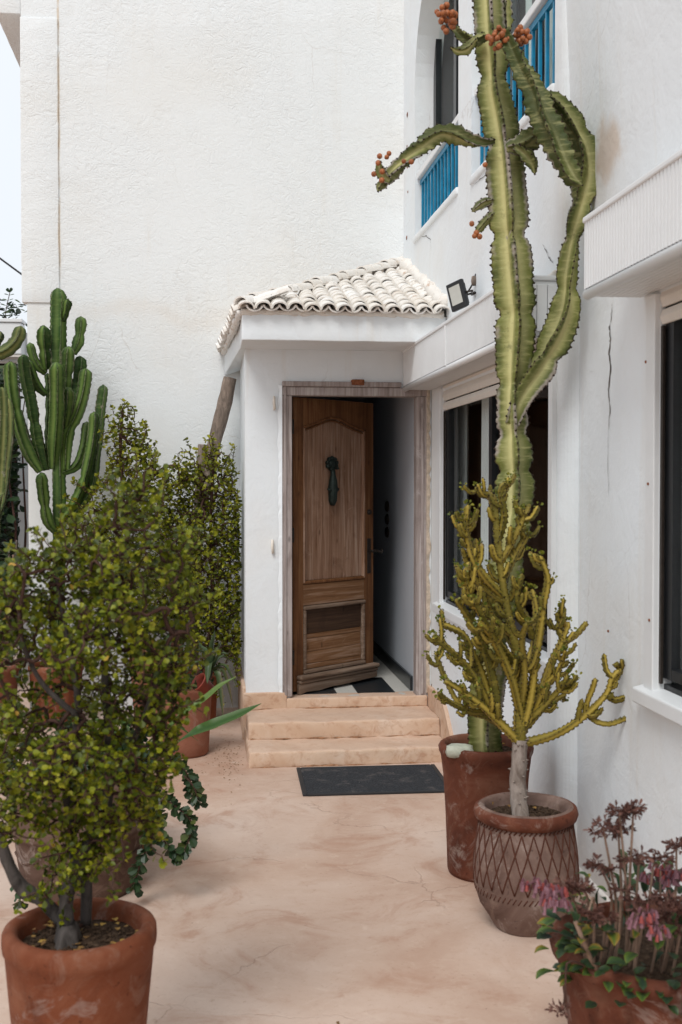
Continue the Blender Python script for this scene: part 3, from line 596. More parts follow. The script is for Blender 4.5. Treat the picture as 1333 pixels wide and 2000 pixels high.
def spline(pts, step):
    """Catmull-Rom through pts; returns evenly spaced points and the running parameter 0..n-1"""
    P = [Vector(p) for p in pts]
    n = len(P)
    if n == 2:
        P = [P[0], (P[0] + P[1]) / 2, P[1]]; n = 3
        par = lambda u: u / 2
    else:
        par = lambda u: u
    Q = [P[0] * 2 - P[1]] + P + [P[-1] * 2 - P[-2]]
    fine, fu = [], []
    for i in range(n - 1):
        a, b, c, d = Q[i:i + 4]
        for k in range(24):
            t = k / 24
            fine.append(0.5 * ((2 * b) + (c - a) * t + (2 * a - 5 * b + 4 * c - d) * t * t + (3 * b - a - 3 * c + d) * t ** 3))
            fu.append(par(i + t))
    fine.append(P[-1]); fu.append(par(n - 1))
    L = [0.0]
    for i in range(1, len(fine)):
        L.append(L[-1] + (fine[i] - fine[i - 1]).length)
    m = max(3, int(L[-1] / step) + 1)
    out, us = [], []
    j = 0
    for k in range(m):
        s = L[-1] * k / (m - 1)
        while j < len(L) - 2 and L[j + 1] < s:
            j += 1
        f = (s - L[j]) / max(1e-9, L[j + 1] - L[j])
        out.append(fine[j].lerp(fine[j + 1], f)); us.append(fu[j] + (fu[j + 1] - fu[j]) * f)
    return out, us

def rough_block(x0, x1, y0, y1, z0, z1, amp=0.006, cell=0.05, r=0.012):
    """plaster block with rounded, slightly uneven edges"""
    mb = MB()
    def axis(a, b):
        k = max(1, int(round((b - a - 2 * r) / cell)))
        return [a, a + r * 0.35] + [a + r + (b - a - 2 * r) * i / k for i in range(k + 1)] + [b - r * 0.35, b]
    X, Y, Z = axis(x0, x1), axis(y0, y1), axis(z0, z1)
    idx = {}
    def vert(p):
        if p in idx:
            return idx[p]
        c = Vector((min(max(p[0], x0 + r), x1 - r), min(max(p[1], y0 + r), y1 - r), min(max(p[2], z0 + r), z1 - r)))
        d = Vector(p) - c
        q = c + d.normalized() * r if d.length > 1e-9 else Vector(p)
        nz = mn.noise(q * 7) * amp + mn.noise(q * 28) * amp * 0.4
        q = q + (d.normalized() if d.length > 1e-9 else Vector((0, 0, 1))) * nz
        idx[p] = len(mb.v); mb.add([q], [])
        return idx[p]
    for A, B, mk in ((X, Y, lambda a, b, e: (a, b, Z[e])), (X, Z, lambda a, b, e: (a, Y[e], b)), (Y, Z, lambda a, b, e: (X[e], a, b))):
        for e in (0, -1):
            for i in range(len(A) - 1):
                for j in range(len(B) - 1):
                    mb.f.append((vert(mk(A[i], B[j], e)), vert(mk(A[i + 1], B[j], e)), vert(mk(A[i + 1], B[j + 1], e)), vert(mk(A[i], B[j + 1], e))))
    return mb

def wall(mb, plane, c, thick, u0, u1, v0, v1, holes=()):
    """wall slab with openings; a hole is (ua, ub, va, vb) with vb a number or a function of u"""
    pt = (lambda u, v, d: (c + d, u, v)) if plane == 'x' else (lambda u, v, d: (u, c + d, v))
    br = {u0, u1}
    for ua, ub, va, vb in holes:
        br |= {ua, ub}
        if callable(vb):
            br |= {ua + (ub - ua) * (0.5 - 0.5 * math.cos(math.pi * i / 24)) for i in range(1, 24)}
    br = sorted(br)
    hv = lambda h, u: h[3](u) if callable(h[3]) else h[3]
    for a, b in zip(br, br[1:]):
        mid = (a + b) / 2
        hs = sorted([h for h in holes if h[0] < mid < h[1]], key=lambda h: h[2])
        lo = (v0, v0)
        spans = []
        for h in hs:
            spans.append((lo, (h[2], h[2])))
            lo = (hv(h, a), hv(h, b))
            mb.add([pt(a, h[2], 0), pt(b, h[2], 0), pt(b, h[2], thick), pt(a, h[2], thick)], [(0, 1, 2, 3)])
            mb.add([pt(a, lo[0], 0), pt(b, lo[1], 0), pt(b, lo[1], thick), pt(a, lo[0], thick)], [(0, 1, 2, 3)])
        spans.append((lo, (v1, v1)))
        for l, h in spans:
            for d in (0, thick):
                mb.add([pt(a, l[0], d), pt(b, l[1], d), pt(b, h[1], d), pt(a, h[0], d)], [(0, 1, 2, 3)])
    for h in holes:
        for u in (h[0], h[1]):
            mb.add([pt(u, h[2], 0), pt(u, h[2], thick), pt(u, hv(h, u), thick), pt(u, hv(h, u), 0)], [(0, 1, 2, 3)])
    for u in (u0, u1):
        mb.add([pt(u, v0, 0), pt(u, v0, thick), pt(u, v1, thick), pt(u, v1, 0)], [(0, 1, 2, 3)])
    return mb

# ================================================================ GROUND
g = MB()
g.add([(-150, -150, 0), (150, -150, 0), (150, 150, 0), (-150, 150, 0)], [(0, 1, 2, 3)])
ground = g.build('ground', 'ground')
ground['kind'] = 'structure'

# ================================================================ HOUSE
MW, BAY, NEAR = 8.9, 1.56, 1.64      # main wall y; far bay and near wall x
house = thing('white_house', 'white plastered two storey house around the courtyard, with arched upper openings', 'house', (1.6, 8.9, 0))
mb = wall(MB(), 'y', MW, 0.25, -1.338, 1.75, 0, 3.14, [(0.56, 1.47, 0.27, 2.5)])
mb.build('back_wall', 'stucco', house)
mb = MB()
wall(mb, 'y', MW, 0.25, -1.371, 1.75, 3.14, 7.6)
mb.build('upper_wall', 'stucco', house)
# shallow corner pilaster with the cornice overhang above it
rough_block(-1.376, -1.097, 8.886, 9.0, 3.125, 5.27, 0.003, 0.12, 0.006).build('corner_pilaster', 'stucco', house, True)
rough_block(-1.558, -1.371, 8.9, 11.5, 5.293, 7.5, 0.003, 0.15, 0.01).build('upper_overhang', 'stucco', house, True)

arch = lambda a, b, spring: (lambda u: spring + math.sqrt(max(0.0, ((b - a) / 2) ** 2 - (u - (a + b) / 2) ** 2)))
O1, O2 = (6.95, 8.42), (4.99, 6.60)
FW = (5.0, 7.38, 0.957, 2.36)
wall(MB(), 'x', BAY, 0.05, 4.95, 8.9, 0, 2.9, [FW]).build('lower_bay_wall', 'plaster', house)
mb = wall(MB(), 'x', BAY, 0.20, 4.95, 8.9, 2.9, 7.6,
          [(O1[0], O1[1], 3.575, arch(*O1, 4.68)), (O2[0], O2[1], 3.535, arch(*O2, 4.62))])
# rounded end of the bay, down to the nearer wall plane
arc = [(BAY + 0.08 * (1 - math.cos(t)), 4.95 - 0.08 * math.sin(t)) for t in [math.pi / 2 * i / 8 for i in range(9)]]
for (xa, ya), (xb, yb) in zip(arc, arc[1:]):
    mb.add([(xa, ya, 0), (xb, yb, 0), (xb, yb, 2.46), (xa, ya, 2.46)], [(0, 1, 2, 3)])
    mb.add([(xa, ya, 2.46), (xb, yb, 2.46), (BAY, yb, 4.1), (BAY, ya, 4.1)], [(0, 1, 2, 3)])
    mb.add([(BAY, ya, 4.1), (BAY, yb, 4.1), (BAY, yb, 7.6), (BAY, ya, 7.6)], [(0, 1, 2, 3)])
mb.build('bay_wall', 'plaster', house)
NW = (2.25, 3.97, 0.993, 2.42)
mb = wall(MB(), 'x', NEAR, 0.05, -3.0, 4.872, 0, 2.46, [NW])
mb.add([(NEAR, -3, 2.46), (NEAR, 4.87, 2.46), (BAY, 4.87, 4.1), (BAY, -3, 4.1)], [(0, 1, 2, 3)])
mb.add([(BAY, -3, 4.1), (BAY, 4.87, 4.1), (BAY, 4.87, 7.6), (BAY, -3, 7.6)], [(0, 1, 2, 3)])
mb.add([(NEAR + .2, -3, 2.46), (NEAR + .2, 4.87, 2.46), (NEAR + .2, 4.87, 7.6), (NEAR + .2, -3, 7.6)], [(0, 1, 2, 3)])
mb.build('near_wall', 'plaster', house)
rough_block(1.618, 1.66, -2.5, 4.84, -0.02, 0.055, 0.004, 0.1, 0.01).build('wall_foot', 'plaster', house, True)

# crack in the near wall and small ones under the arches
def crack(pts, wd, parent, axis='x', off=-0.0035):
    m = MB()
    P = []
    for (a, b) in zip(pts, pts[1:]):
        for k in range(6):
            t = k / 6
            P.append([a[i] + (b[i] - a[i]) * t + rnd.uniform(-.004, .004) * (i != (0 if axis == 'x' else 1)) for i in range(3)])
    P.append(list(pts[-1]))
    n = len(P)
    L, Rr = [], []
    for i, p in enumerate(P):
        q = wd * rnd.uniform(0.25, 1.0) * min(1, 0.25 + 3 * min(i, n - 1 - i) / n)
        k = 1 if axis == 'x' else 0
        l, r_ = list(p), list(p)
        d = [P[min(i + 1, n - 1)][j] - P[max(i - 1, 0)][j] for j in range(3)]
        if abs(d[2]) > abs(d[k]):
            l[k] -= q; r_[k] += q
        else:
            l[2] -= q; r_[2] += q
        c = 0 if axis == 'x' else 1
        l[c] += off; r_[c] += off
        L.append(l); Rr.append(r_)
    m.add(L + Rr, [(i, i + 1, n + i + 1, n + i) for i in range(n - 1)])
    return m.build('plaster_crack', 'crackm', parent)
crack([(NEAR, y, z) for _, y, z in MISC['crack']], 0.0065, house)
crack([(NEAR, 4.49, 2.0), (NEAR, 4.50, 1.85), (NEAR, 4.485, 1.7)], 0.002, house)
crack([(BAY, 8.15, 3.54), (BAY, 7.95, 3.50), (BAY, 7.80, 3.44), (BAY, 7.78, 3.36)], 0.003, house)
crack([(BAY, 6.5, 3.49), (BAY, 6.25, 3.47), (BAY, 6.0, 3.44)], 0.003, house)
crack([(BAY, 5.15, 2.86), (BAY, 5.06, 2.78), (BAY, 4.99, 2.74)], 0.004, house)

# ---- upper arched openings: railing, frame, glass, curtain
def upper_opening(O, zs, spring, bars0):
    a, b = O
    wdw = part_empty('arched_window', house, (1.7, (a + b) / 2, zs))
    r = MB().box(1.575, 1.655, a + 0.003, b - 0.003, 4.02, 4.065)
    r.build('hand_rail', 'alu', wdw, bevel=0.006)
    MB().box(1.600, 1.622, a + 0.004, b - 0.004, 3.978, 4.012).build('top_bar', 'blue', wdw)
    n = int((b - a - 0.08) / 0.105)
    first = None
    for i in range(n):
        y = a + 0.05 + (b - a - 0.1) * i / (n - 1)
        if first is None:
            first = MB().box(-0.009, 0.009, -0.009, 0.009, zs + 0.002, 3.99).build('railing_bar', 'blue', None, bevel=0.003)
            first.parent = wdw
            ob = first
        else:
            ob = first.copy(); COL.objects.link(ob)
        ob.location = Vector((1.611, y, 0)) - house.location - wdw.location
    rough_block(1.545, 1.74, a + 0.004, b - 0.004, zs - 0.045, zs + 0.004, 0.004, 0.08, 0.012).build('sill', 'plaster', wdw, True)
    fr = MB()
    for u0_, u1_ in ((a + .004, a + .12), ((a + b) / 2 - .04, (a + b) / 2 + .04), (b - .09, b - .004)):
        fr.box(1.700, 1.745, u0_, u1_, zs + 0.01, spring + 0.72)
    fr.box(1.700, 1.745, a + 0.12, b - 0.09, zs + 0.01, zs + 0.08)
    fr.build('frame', 'black_metal', wdw)
    MB().box(1.720, 1.726, a + 0.01, b - 0.01, zs + 0.02, spring + 0.72).build('pane', 'glass', wdw)
    cu = MB()
    k = 70
    vs = []
    for i in range(k + 1):
        y = a - 0.2 + (b - a + 0.1) * i / k
        x = 1.86 + 0.02 * math.sin(i * 1.1) + 0.012 * math.sin(i * 2.3)
        vs += [(x, y, zs - 0.1), (x, y, spring + 0.8)]
    cu.add(vs, [(2 * i, 2 * i + 2, 2 * i + 3, 2 * i + 1) for i in range(k)])
    cu.build('curtain', 'green_curtain', wdw, True)
upper_opening(O1, 3.585, 4.68, 0)
upper_opening(O2, 3.545, 4.62, 0)

# ---- rooms behind the windows
def room(x0, x1, y0, y1, z0, z1, mat, name, skip=()):
    m = MB()
    c = [(x, y, z) for x in (x0, x1) for y in (y0, y1) for z in (z0, z1)]
    for nm, f in (('w', (0, 1, 3, 2)), ('e', (4, 6, 7, 5)), ('s', (0, 4, 5, 1)), ('n', (2, 3, 7, 6)), ('b', (0, 2, 6, 4)), ('t', (1, 5, 7, 3))):
        if nm not in skip:
            m.add([c[i] for i in f], [(0, 1, 2, 3)])
    return m.build(name, mat, house)
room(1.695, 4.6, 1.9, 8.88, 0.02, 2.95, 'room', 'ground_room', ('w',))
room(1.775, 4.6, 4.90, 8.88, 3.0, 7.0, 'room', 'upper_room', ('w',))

# ---- ground floor windows
def window(x, y0, y1, z0, z1, shut, curtains, mull):
    wd = part_empty('window', house, (x, (y0 + y1) / 2, z0))
    # white outer frame, proud of the wall
    MB().box(x - 0.022, x + 0.05, y1 + 0.002, y1 + 0.085, z0 - 0.002, z1 + 0.02).build('outer_frame', 'alu', wd, bevel=0.004)
    MB().box(x - 0.022, x + 0.05, y0 - 0.06, y0 - 0.002, z0 - 0.002, z1 + 0.02).build('outer_frame', 'alu', wd, bevel=0.004)
    MB().box(x + 0.0005, x + 0.012, y1 - 0.020, y1 - 0.001, z0 + 0.03, shut).build('shutter_guide', 'iron', wd, bevel=0.002)
    s = MB()
    s.extrude([(x - 0.048, y0 - 0.07, z0 - 0.062), (x + 0.02, y0 - 0.07, z0 - 0.062), (x + 0.02, y0 - 0.07, z0 + 0.012), (x - 0.048, y0 - 0.07, z0 - 0.006)], (0, y1 - y0 + 0.20, 0))
    s.build('sill', 'alu', wd, bevel=0.006)
    MB().box(x + 0.021, x + 0.13, y0 + 0.002, y1 - 0.002, z0 + 0.003, z0 + 0.028).build('track', 'black_metal', wd)
    MB().box(x + 0.095, x + 0.11, y0 + 0.01, y1 - 0.01, z0 + 0.028, z0 + 0.052).build('track_rail', 'iron', wd)
    zz = z1
    hts = [0.075, 0.070, 0.03]
    zz = shut
    for h in (0.062, 0.075, 0.075):
        if zz + h > z1 + 0.05:
            h = z1 + 0.05 - zz
        if h < 0.01:
            break
        sl = MB().extrude([(x + 0.004, y0 + 0.003, zz + 0.004), (x - 0.006, y0 + 0.003, zz + h * 0.5), (x + 0.004, y0 + 0.003, zz + h - 0.004), (x + 0.016, y0 + 0.003, zz + h - 0.004), (x + 0.016, y0 + 0.003, zz + 0.004)], (0, y1 - y0 - 0.006, 0))
        sl.build('shutter_slat', 'cream', wd, bevel=0.003)
        zz += h
    f = MB()
    for a, b in [(y1 - 0.075, y1 - 0.002), (y0 + 0.01, y0 + 0.08)] + [(m - 0.035, m + 0.035) for m in mull]:
        f.box(x + 0.018, x + 0.060, a, b, z0 + 0.05, z1)
    f.box(x + 0.019, x + 0.059, y0 + 0.02, y1 - 0.03, z0 + 0.051, z0 + 0.09)
    f.build('frame', 'black_metal', wd)
    MB().box(x + 0.035, x + 0.041, y0 + 0.02, y1 - 0.04, z0 + 0.06, z1 - 0.005).build('pane', 'glass', wd)
    for ya, yb, xo in curtains:
        cu = MB()
        k = 40
        vs = []
        for i in range(k + 1):
            y = ya + (yb - ya) * i / k
            xx = x + xo + 0.012 * math.sin(i * 0.9) + 0.006 * math.sin(i * 2.1)
            for z in (0.55, 2.9):
                vs.append((xx, y + 0.03 * math.sin(z * 2), z))
        cu.add(vs, [(2 * i, 2 * i + 2, 2 * i + 3, 2 * i + 1) for i in range(k)])
        cu.build('curtain', 'curtain', wd, True)
    return wd
window(BAY, *FW[:2], FW[2], FW[3], 2.228, [(7.37, 7.79, 0.16), (6.62, 6.95, 0.16)], [6.2])
window(NEAR, *NW[:2], NW[2], NW[3], 2.322, [(2.0, 4.10, 0.12)], [])

# ---- roller shutter boxes with ribbed fronts
def shutter_box(xf, xw, y0, y1, z0, z1, splits):
    bx = part_empty('shutter_box', house, ((xf + xw) / 2, (y0 + y1) / 2, z0))
    MB().box(xf + 0.010, xw - 0.002, y0 + 0.006, y1 - 0.002, z0 + 0.022, z1 - 0.004).build('box_body', 'alu', bx)
    MB().box(xf - 0.006, xw - 0.003, y0 - 0.004, y1 - 0.003, z1 - 0.003, z1 + 0.020).build('top_cap', 'alu', bx, bevel=0.006)
    n = MB().tube([(xf + 0.016, y0 - 0.002, z0 + 0.020), (xf + 0.016, y1 - 0.004, z0 + 0.020)], 0.020, 14)
    n.build('bullnose', 'alu', bx, True)
    eds = [y0] + list(splits) + [y1]
    for a, b in zip(eds, eds[1:]):
        rb = MB()
        k = int((b - a - 0.02) / 0.028)
        p = (b - a - 0.02) / k
        prof = []
        for i in range(k):
            y = a + 0.01 + p * i
            prof += [(xf + 0.0005, y), (xf + 0.0005, y + p * 0.66), (xf + 0.0085, y + p * 0.74), (xf + 0.0085, y + p * 0.92)]
        prof.append((xf + 0.0005, b - 0.01))
        vs = [(x, y, z) for x, y in prof for z in (z0 + 0.038, z1 - 0.002)]
        rb.add(vs, [(2 * i, 2 * i + 1, 2 * i + 3, 2 * i + 2) for i in range(len(prof) - 1)])
        rb.build('ribbed_panel', 'alu', bx)
    for y in [y0 + 0.005] + list(splits):
        MB().box(xf - 0.007, xf + 0.009, y - 0.012, y + 0.012, z0 + 0.034, z1 - 0.004).build('joint_strip', 'alu', bx, bevel=0.003)
    un = MB()
    k = 9
    for i in range(k):
        x0 = xf + 0.04 + (xw - xf - 0.05) * i / k
        x1 = xf + 0.04 + (xw - xf - 0.05) * (i + 1) / k
        un.box(x0, x1 - 0.003, y0 + 0.012, y1 - 0.004, z0 + 0.012, z0 + 0.021)
    un.build('underside_slats', 'alu', bx, kind=None)
    return bx
fb = shutter_box(1.357, BAY, 4.915, 7.765, 2.385, 2.652, [6.36])
# the end of this box facing the camera is boarded
for i in range(4):
    x0 = 1.362 + 0.048 * i
    MB().box(x0, x0 + 0.045, 4.903, 4.915, 2.425, 2.63).build('end_board', 'alu', fb, bevel=0.002)
nb = shutter_box(1.405, NEAR, 1.2, 4.134, 2.437, 2.722, [])

# ---- old dents, nails, chips scattered on the walls
for (y, z, s) in ((8.75, 3.66, .014), (8.72, 4.2, .012), (8.73, 4.6, .016), (8.7, 4.0, .008), (8.74, 4.36, .009)):
    m = MB().lathe((0, 0, 0), [(0.0001, 0.004), (s, 0.002), (s * 1.3, -0.001)], 9, 0.5)
    m.xf(Matrix.Translation((BAY - 0.002, y, z)) @ Matrix.Rotation(-math.pi / 2, 4, 'Y'))
    m.build('rust_spot', 'rust', house)
for (y, z) in ((4.0, 1.25), (4.02, 1.75), (4.05, 2.2), (4.46, 1.15)):
    m = MB().lathe((0, 0, 0), [(0.0001, 0.006), (0.005, 0.004), (0.006, -0.001)], 8)
    m.xf(Matrix.Translation((NEAR - 0.022 if y < 4.2 else NEAR - 0.01, y, z)) @ Matrix.Rotation(-math.pi / 2, 4, 'Y'))
    m.build('screw', 'rust', house)

# ---- hallway behind the door
HZ = 0.28
hall = part_empty('hallway', house, (1.0, 9.5, HZ))
m = MB()
m.box(1.462, 1.52, 7.925, 12.6, HZ - 0.05, 2.6)
m.box(0.50, 0.558, 7.925, 12.6, HZ - 0.05, 2.6)
m.box(0.558, 1.462, 12.5, 12.6, HZ - 0.05, 2.6)
m.box(0.558, 1.462, 7.925, 12.6, 2.53, 2.6)
m.build('hall_wall', 'hall', hall)
MB().box(0.559, 1.461, 7.80, 12.55, HZ - 0.06, HZ).build('floor', 'white_tile', hall)
for a, b, y0, y1 in ((1.06, 1.326, 7.885, 8.50), (0.60, 0.914, 7.885, 8.30), (0.70, 1.0, 8.6, 9.2), (1.06, 1.326, 8.75, 9.4), (0.70, 1.326, 9.7, 10.4)):
    MB().box(a, b, y0, y1, HZ - 0.01, HZ + 0.003).build('floor_tile', 'black_tile', hall)
MB().box(1.442, 1.461, 7.93, 12.5, HZ + 0.001, HZ + 0.105).build('skirting', 'black_tile', hall, bevel=0.004)
pq = None
for i in range(3):
    q = MB().lathe((0, 0, 0), [(0.0001, 0.02), (0.05, 0.016), (0.062, 0.004), (0.06, -0.002)], 20)
    q.xf(Matrix.Translation((1.459, 9.05, 1.36 + 0.105 * i)) @ Matrix.Rotation(-math.pi / 2, 4, 'Y') @ Matrix.Diagonal((0.72, 1.0, 1, 1)))
    q.build('wall_plaque', 'iron', hall, True)

# ================================================================ PORCH
PF = 7.767
porch = thing('entrance_porch', 'small white corner porch with a clay tiled hip roof and half open wooden door', 'porch', (0.9, 8.3, 0))
wall(MB(), 'y', PF, 0.15, 0.272, BAY - 0.002, 0, 2.665, [(0.575, 1.462, 0.2, 2.362)]).build('front_wall', 'plaster', porch)
wall(MB(), 'x', 0.272, 0.15, PF + 0.152, MW - 0.002, 0, 2.665).build('side_wall', 'plaster', porch)
rough_block(0.236, BAY - 0.004, 7.272, 7.80, 2.664, 2.832, 0.004, 0.06, 0.008).build('canopy_fascia', 'plaster', porch, True)
sf = rough_block(0.236, 0.42, 7.795, MW - 0.004, 2.668, 2.835, 0.004, 0.06, 0.008)
sf.v = [(x - 0.085 * max(0, y - 7.8) / 1.1, y, z - 0.078 * max(0, y - 7.8) / 1.1 * min(1, (0.46 - x) / 0.2)) for x, y, z in sf.v]   # the eave sags and splays towards the back
sf.build('side_fascia', 'plaster', porch, True)
MB().box(0.41, BAY - 0.006, 7.79, MW - 0.006, 2.672, 2.83).build('canopy_slab', 'plaster', porch)
# beige plinth band
rough_block(0.258, 0.552, 7.742, 7.785, 0.0, 0.322, 0.004, 0.05, 0.008).build('plinth', 'step', porch, True)
rough_block(0.250, 0.285, 7.77, 8.88, 0.0, 0.36, 0.005, 0.08, 0.008).build('plinth', 'step', porch, True)
rough_block(1.535, 1.60, 7.30, 7.77, 0.0, 0.345, 0.006, 0.05, 0.01).build('plinth', 'step', porch, True)
m = MB()
m.extrude([(1.535, 7.31, 0), (1.535, 6.90, 0), (1.535, 7.02, 0.14), (1.535, 7.2, 0.28), (1.535, 7.31, 0.33)], (0.03, 0, 0))
m.build('plinth', 'step', porch, bevel=0.006)

# door frame
fr = part_empty('door_frame', porch, (1.0, PF, HZ))
MB().box(0.518, 0.590, PF - 0.016, PF + 0.10, 0.29, 2.352).build('jamb', 'frame_wood', fr, bevel=0.005)
MB().box(0.535, 0.553, PF - 0.026, PF - 0.014, 0.30, 2.43).build('jamb_moulding', 'frame_wood', fr, bevel=0.004)
MB().box(1.452, 1.528, PF - 0.012, PF + 0.10, 0.275, 2.352).build('jamb', 'frame_wood', fr, bevel=0.005)
MB().box(1.485, 1.503, PF - 0.020, PF - 0.010, 0.29, 2.35).build('jamb_moulding', 'frame_wood', fr, bevel=0.004)
MB().box(0.520, 1.530, PF - 0.016, PF + 0.10, 2.353, 2.412).build('lintel', 'frame_wood', fr, bevel=0.005)
MB().box(0.522, 1.342, PF - 0.038, PF + 0.01, 2.413, 2.448).build('lintel_moulding', 'frame_wood', fr, bevel=0.006)
# ragged plaster edges where the frame meets the wall
for xa, s in ((0.512, 1), (1.533, -1)):
    e = MB()
    n = 60
    vs = []
    for i in range(n + 1):
        z = 0.30 + (2.42 - 0.30) * i / n
        q = 0.012 + 0.016 * abs(mn.noise(Vector((xa * 9, 0, z * 11)))) + 0.010 * mn.noise(Vector((xa, 3, z * 40)))
        vs += [(xa - s * q, PF - 0.006, z), (xa + s * 0.010, PF - 0.022, z), (xa + s * 0.012, PF + 0.01, z)]
    e.add(vs, [(3 * i + k, 3 * i + k + 1, 3 * i + k + 4, 3 * i + k + 3) for i in range(n) for k in (0, 1)])
    e.build('plaster_edge', 'mortar' if s < 0 else 'plaster', fr)
rough_block(0.995, 1.083, PF - 0.05, PF + 0.004, 2.425, 2.462, 0.006, 0.02, 0.006).build('rusty_bracket', 'rust', fr, True)
for x, z in ((0.468, 2.30), (0.455, 1.322)):
    m = MB().tube([(x, PF + 0.01, z + 0.045), (x, PF - 0.02, z + 0.04), (x - 0.002, PF - 0.028, z), (x + 0.003, PF - 0.022, z - 0.04), (x, PF + 0.005, z - 0.045)], [0.006, 0.009, 0.010, 0.009, 0.006], 7)
    m.build('wall_hook', 'bone', porch, True)
crack([(1.54, PF, 0.305), (1.565, PF, 0.34), (1.555, PF, 0.36)], 0.008, porch, 'y', -0.03)

# ---- door leaf: local u across, v up, w towards the camera
DW, DH = 0.845, 2.055
hinge = Vector((0.592, 7.865, 0.295))
ang = math.atan2(0.55, 0.64)
DM = Matrix.Translation(hinge) @ Matrix.Rotation(ang, 4, 'Z')
door = part_empty('front_door', porch, hinge)
def dpart(name, mat, fn, bevel=0.003, smooth=False):
    m = MB(); fn(m); m.xf(DM)
    return m.build(name, mat, door, smooth, bevel)
dbox = lambda u0, u1, v0, v1, w0, w1: (lambda m: m.box(u0, u1, -w1, -w0, v0, v1))
dpart('stile', 'stile_wood', dbox(0.0, 0.098, 0.01, DH, -0.02, 0.022))
dpart('stile', 'stile_wood', dbox(DW - 0.098, DW, 0.03, DH, -0.02, 0.022))
topv = lambda u: 1.875 + 0.052 * math.exp(-((u - 0.40) / 0.17) ** 2) - 0.03 * ((u - 0.42) / 0.33) ** 2
us = [0.0985 + (DW - 0.197) * i / 24 for i in range(25)]
def toprail(m):
    for a, b in zip(us, us[1:]):
        m.extrude([(a, 0.02, topv(a)), (b, 0.02, topv(b)), (b, 0.02, DH), (a, 0.02, DH)], (0, -0.041, 0))
dpart('top_rail', 'stile_wood', toprail, 0)
for dv, wv, rr in ((0.0, 0.022, 0.010), (-0.022, 0.012, 0.007)):
    dpart('arched_moulding', 'stile_wood', lambda m: m.tube([(u, -wv, topv(u) + dv) for u in us], rr, 8), 0, True)
for u in (0.106, DW - 0.106):
    dpart('panel_moulding', 'plank_wood', dbox(u - 0.008, u + 0.008, 0.76, 1.86, 0.0, 0.028), 0.005)
pw = (DW - 0.197 - 0.004) / 6
for i in range(6):
    u0 = 0.1005 + pw * i
    dpart('plank', 'plank_wood', dbox(u0 + 0.0018, u0 + pw - 0.0018, 0.775, 1.95, -0.012, 0.004 + rnd.uniform(-.001, .001)), 0.002)
dpart('bottom_moulding', 'stile_wood', dbox(0.099, DW - 0.099, 0.752, 0.774, -0.01, 0.026), 0.006)
dpart('middle_rail', 'low_wood', dbox(0.0985, DW - 0.0985, 0.600, 0.750, -0.02, 0.020), 0.006)
dpart('rail_moulding', 'kick_wood', dbox(0.0985, DW - 0.0985, 0.572, 0.598, -0.02, 0.036), 0.008)
dpart('dark_board', 'dark_wood', dbox(0.126, DW - 0.126, 0.400, 0.571, -0.012, 0.010), 0.003)['label'] = 'dark stained replacement board'
for v0, v1, mt in ((0.366, 0.398, 'low_wood'), (0.272, 0.364, 'low_wood'), (0.188, 0.270, 'low_wood'), (0.150, 0.186, 'low_wood')):
    dpart('board', mt, dbox(0.126, DW - 0.126, v0, v1, -0.012, 0.008 + rnd.uniform(-.003, .002)), 0.003)
for u in (0.112, DW - 0.112):
    dpart('panel_moulding', 'kick_wood', dbox(u - 0.013, u + 0.013, 0.150, 0.571, -0.01, 0.030), 0.008)
dpart('lower_moulding', 'kick_wood', dbox(0.0985, DW - 0.0985, 0.122, 0.149, -0.02, 0.036), 0.008)
dpart('bottom_rail', 'low_wood', dbox(0.0985, DW - 0.0985, 0.03, 0.120, -0.02, 0.018), 0.004)
dpart('weather_board', 'kick_wood', dbox(0.03, DW + 0.02, 0.088, 0.118, 0.0, 0.075), 0.012)
dpart('weather_board', 'kick_wood', dbox(0.03, DW + 0.015, 0.062, 0.086, 0.0, 0.060), 0.01)
def kick(m):
    poly = [(0.03, -0.023, 0.060), (DW + 0.012, -0.023, 0.060)]
    for i in range(13):
        t = 1 - i / 12
        poly.append((0.03 + (DW - 0.018) * t, -0.023, -0.008 + 0.022 * t + 0.010 * mn.noise(Vector((t * 6, 1, 0))) - (0.006 if i == 12 else 0)))
    m.extrude(poly, (0, -0.028, 0))
dpart('kick_board', 'kick_wood', kick, 0.004)
# knocker: a scalloped rose with a hand hanging from it
def knock(m):
    m.tube([(0.392, -0.02, 1.560), (0.392, -0.030, 1.545), (0.392, -0.032, 1.52), (0.392, -0.032, 1.48), (0.392, -0.031, 1.43), (0.392, -0.030, 1.385), (0.392, -0.028, 1.335), (0.392, -0.024, 1.30)],
           [0.020, 0.018, 0.019, 0.030, 0.036, 0.033, 0.031, 0.017], 14)
    m.tube([(0.392, -0.012, 1.595), (0.392, -0.042, 1.595)], [0.048, 0.030], 14)
    for k in range(7):
        a = math.pi * (k / 6) * 1.25 - 0.4
        m.lathe((0.392 + 0.046 * math.cos(a), -0.022, 1.597 + 0.040 * math.sin(a)), [(0.0001, -0.018), (0.014, -0.012), (0.019, 0.0), (0.014, 0.012), (0.0001, 0.018)], 8)
    for sx in (-1, 1):
        m.tube([(0.392, -0.04, 1.415), (0.392 + sx * 0.04, -0.035, 1.408), (0.392 + sx * 0.055, -0.035, 1.42)], [0.012, 0.011, 0.009], 8)
    m.tube([(0.35, -0.04, 1.558), (0.43, -0.05, 1.566)], [0.006, 0.008], 7)
dpart('knocker', 'bronze', knock, 0, True)
dpart('escutcheon', 'iron', dbox(DW - 0.072, DW - 0.030, 0.79, 1.05, 0.020, 0.026), 0.004)
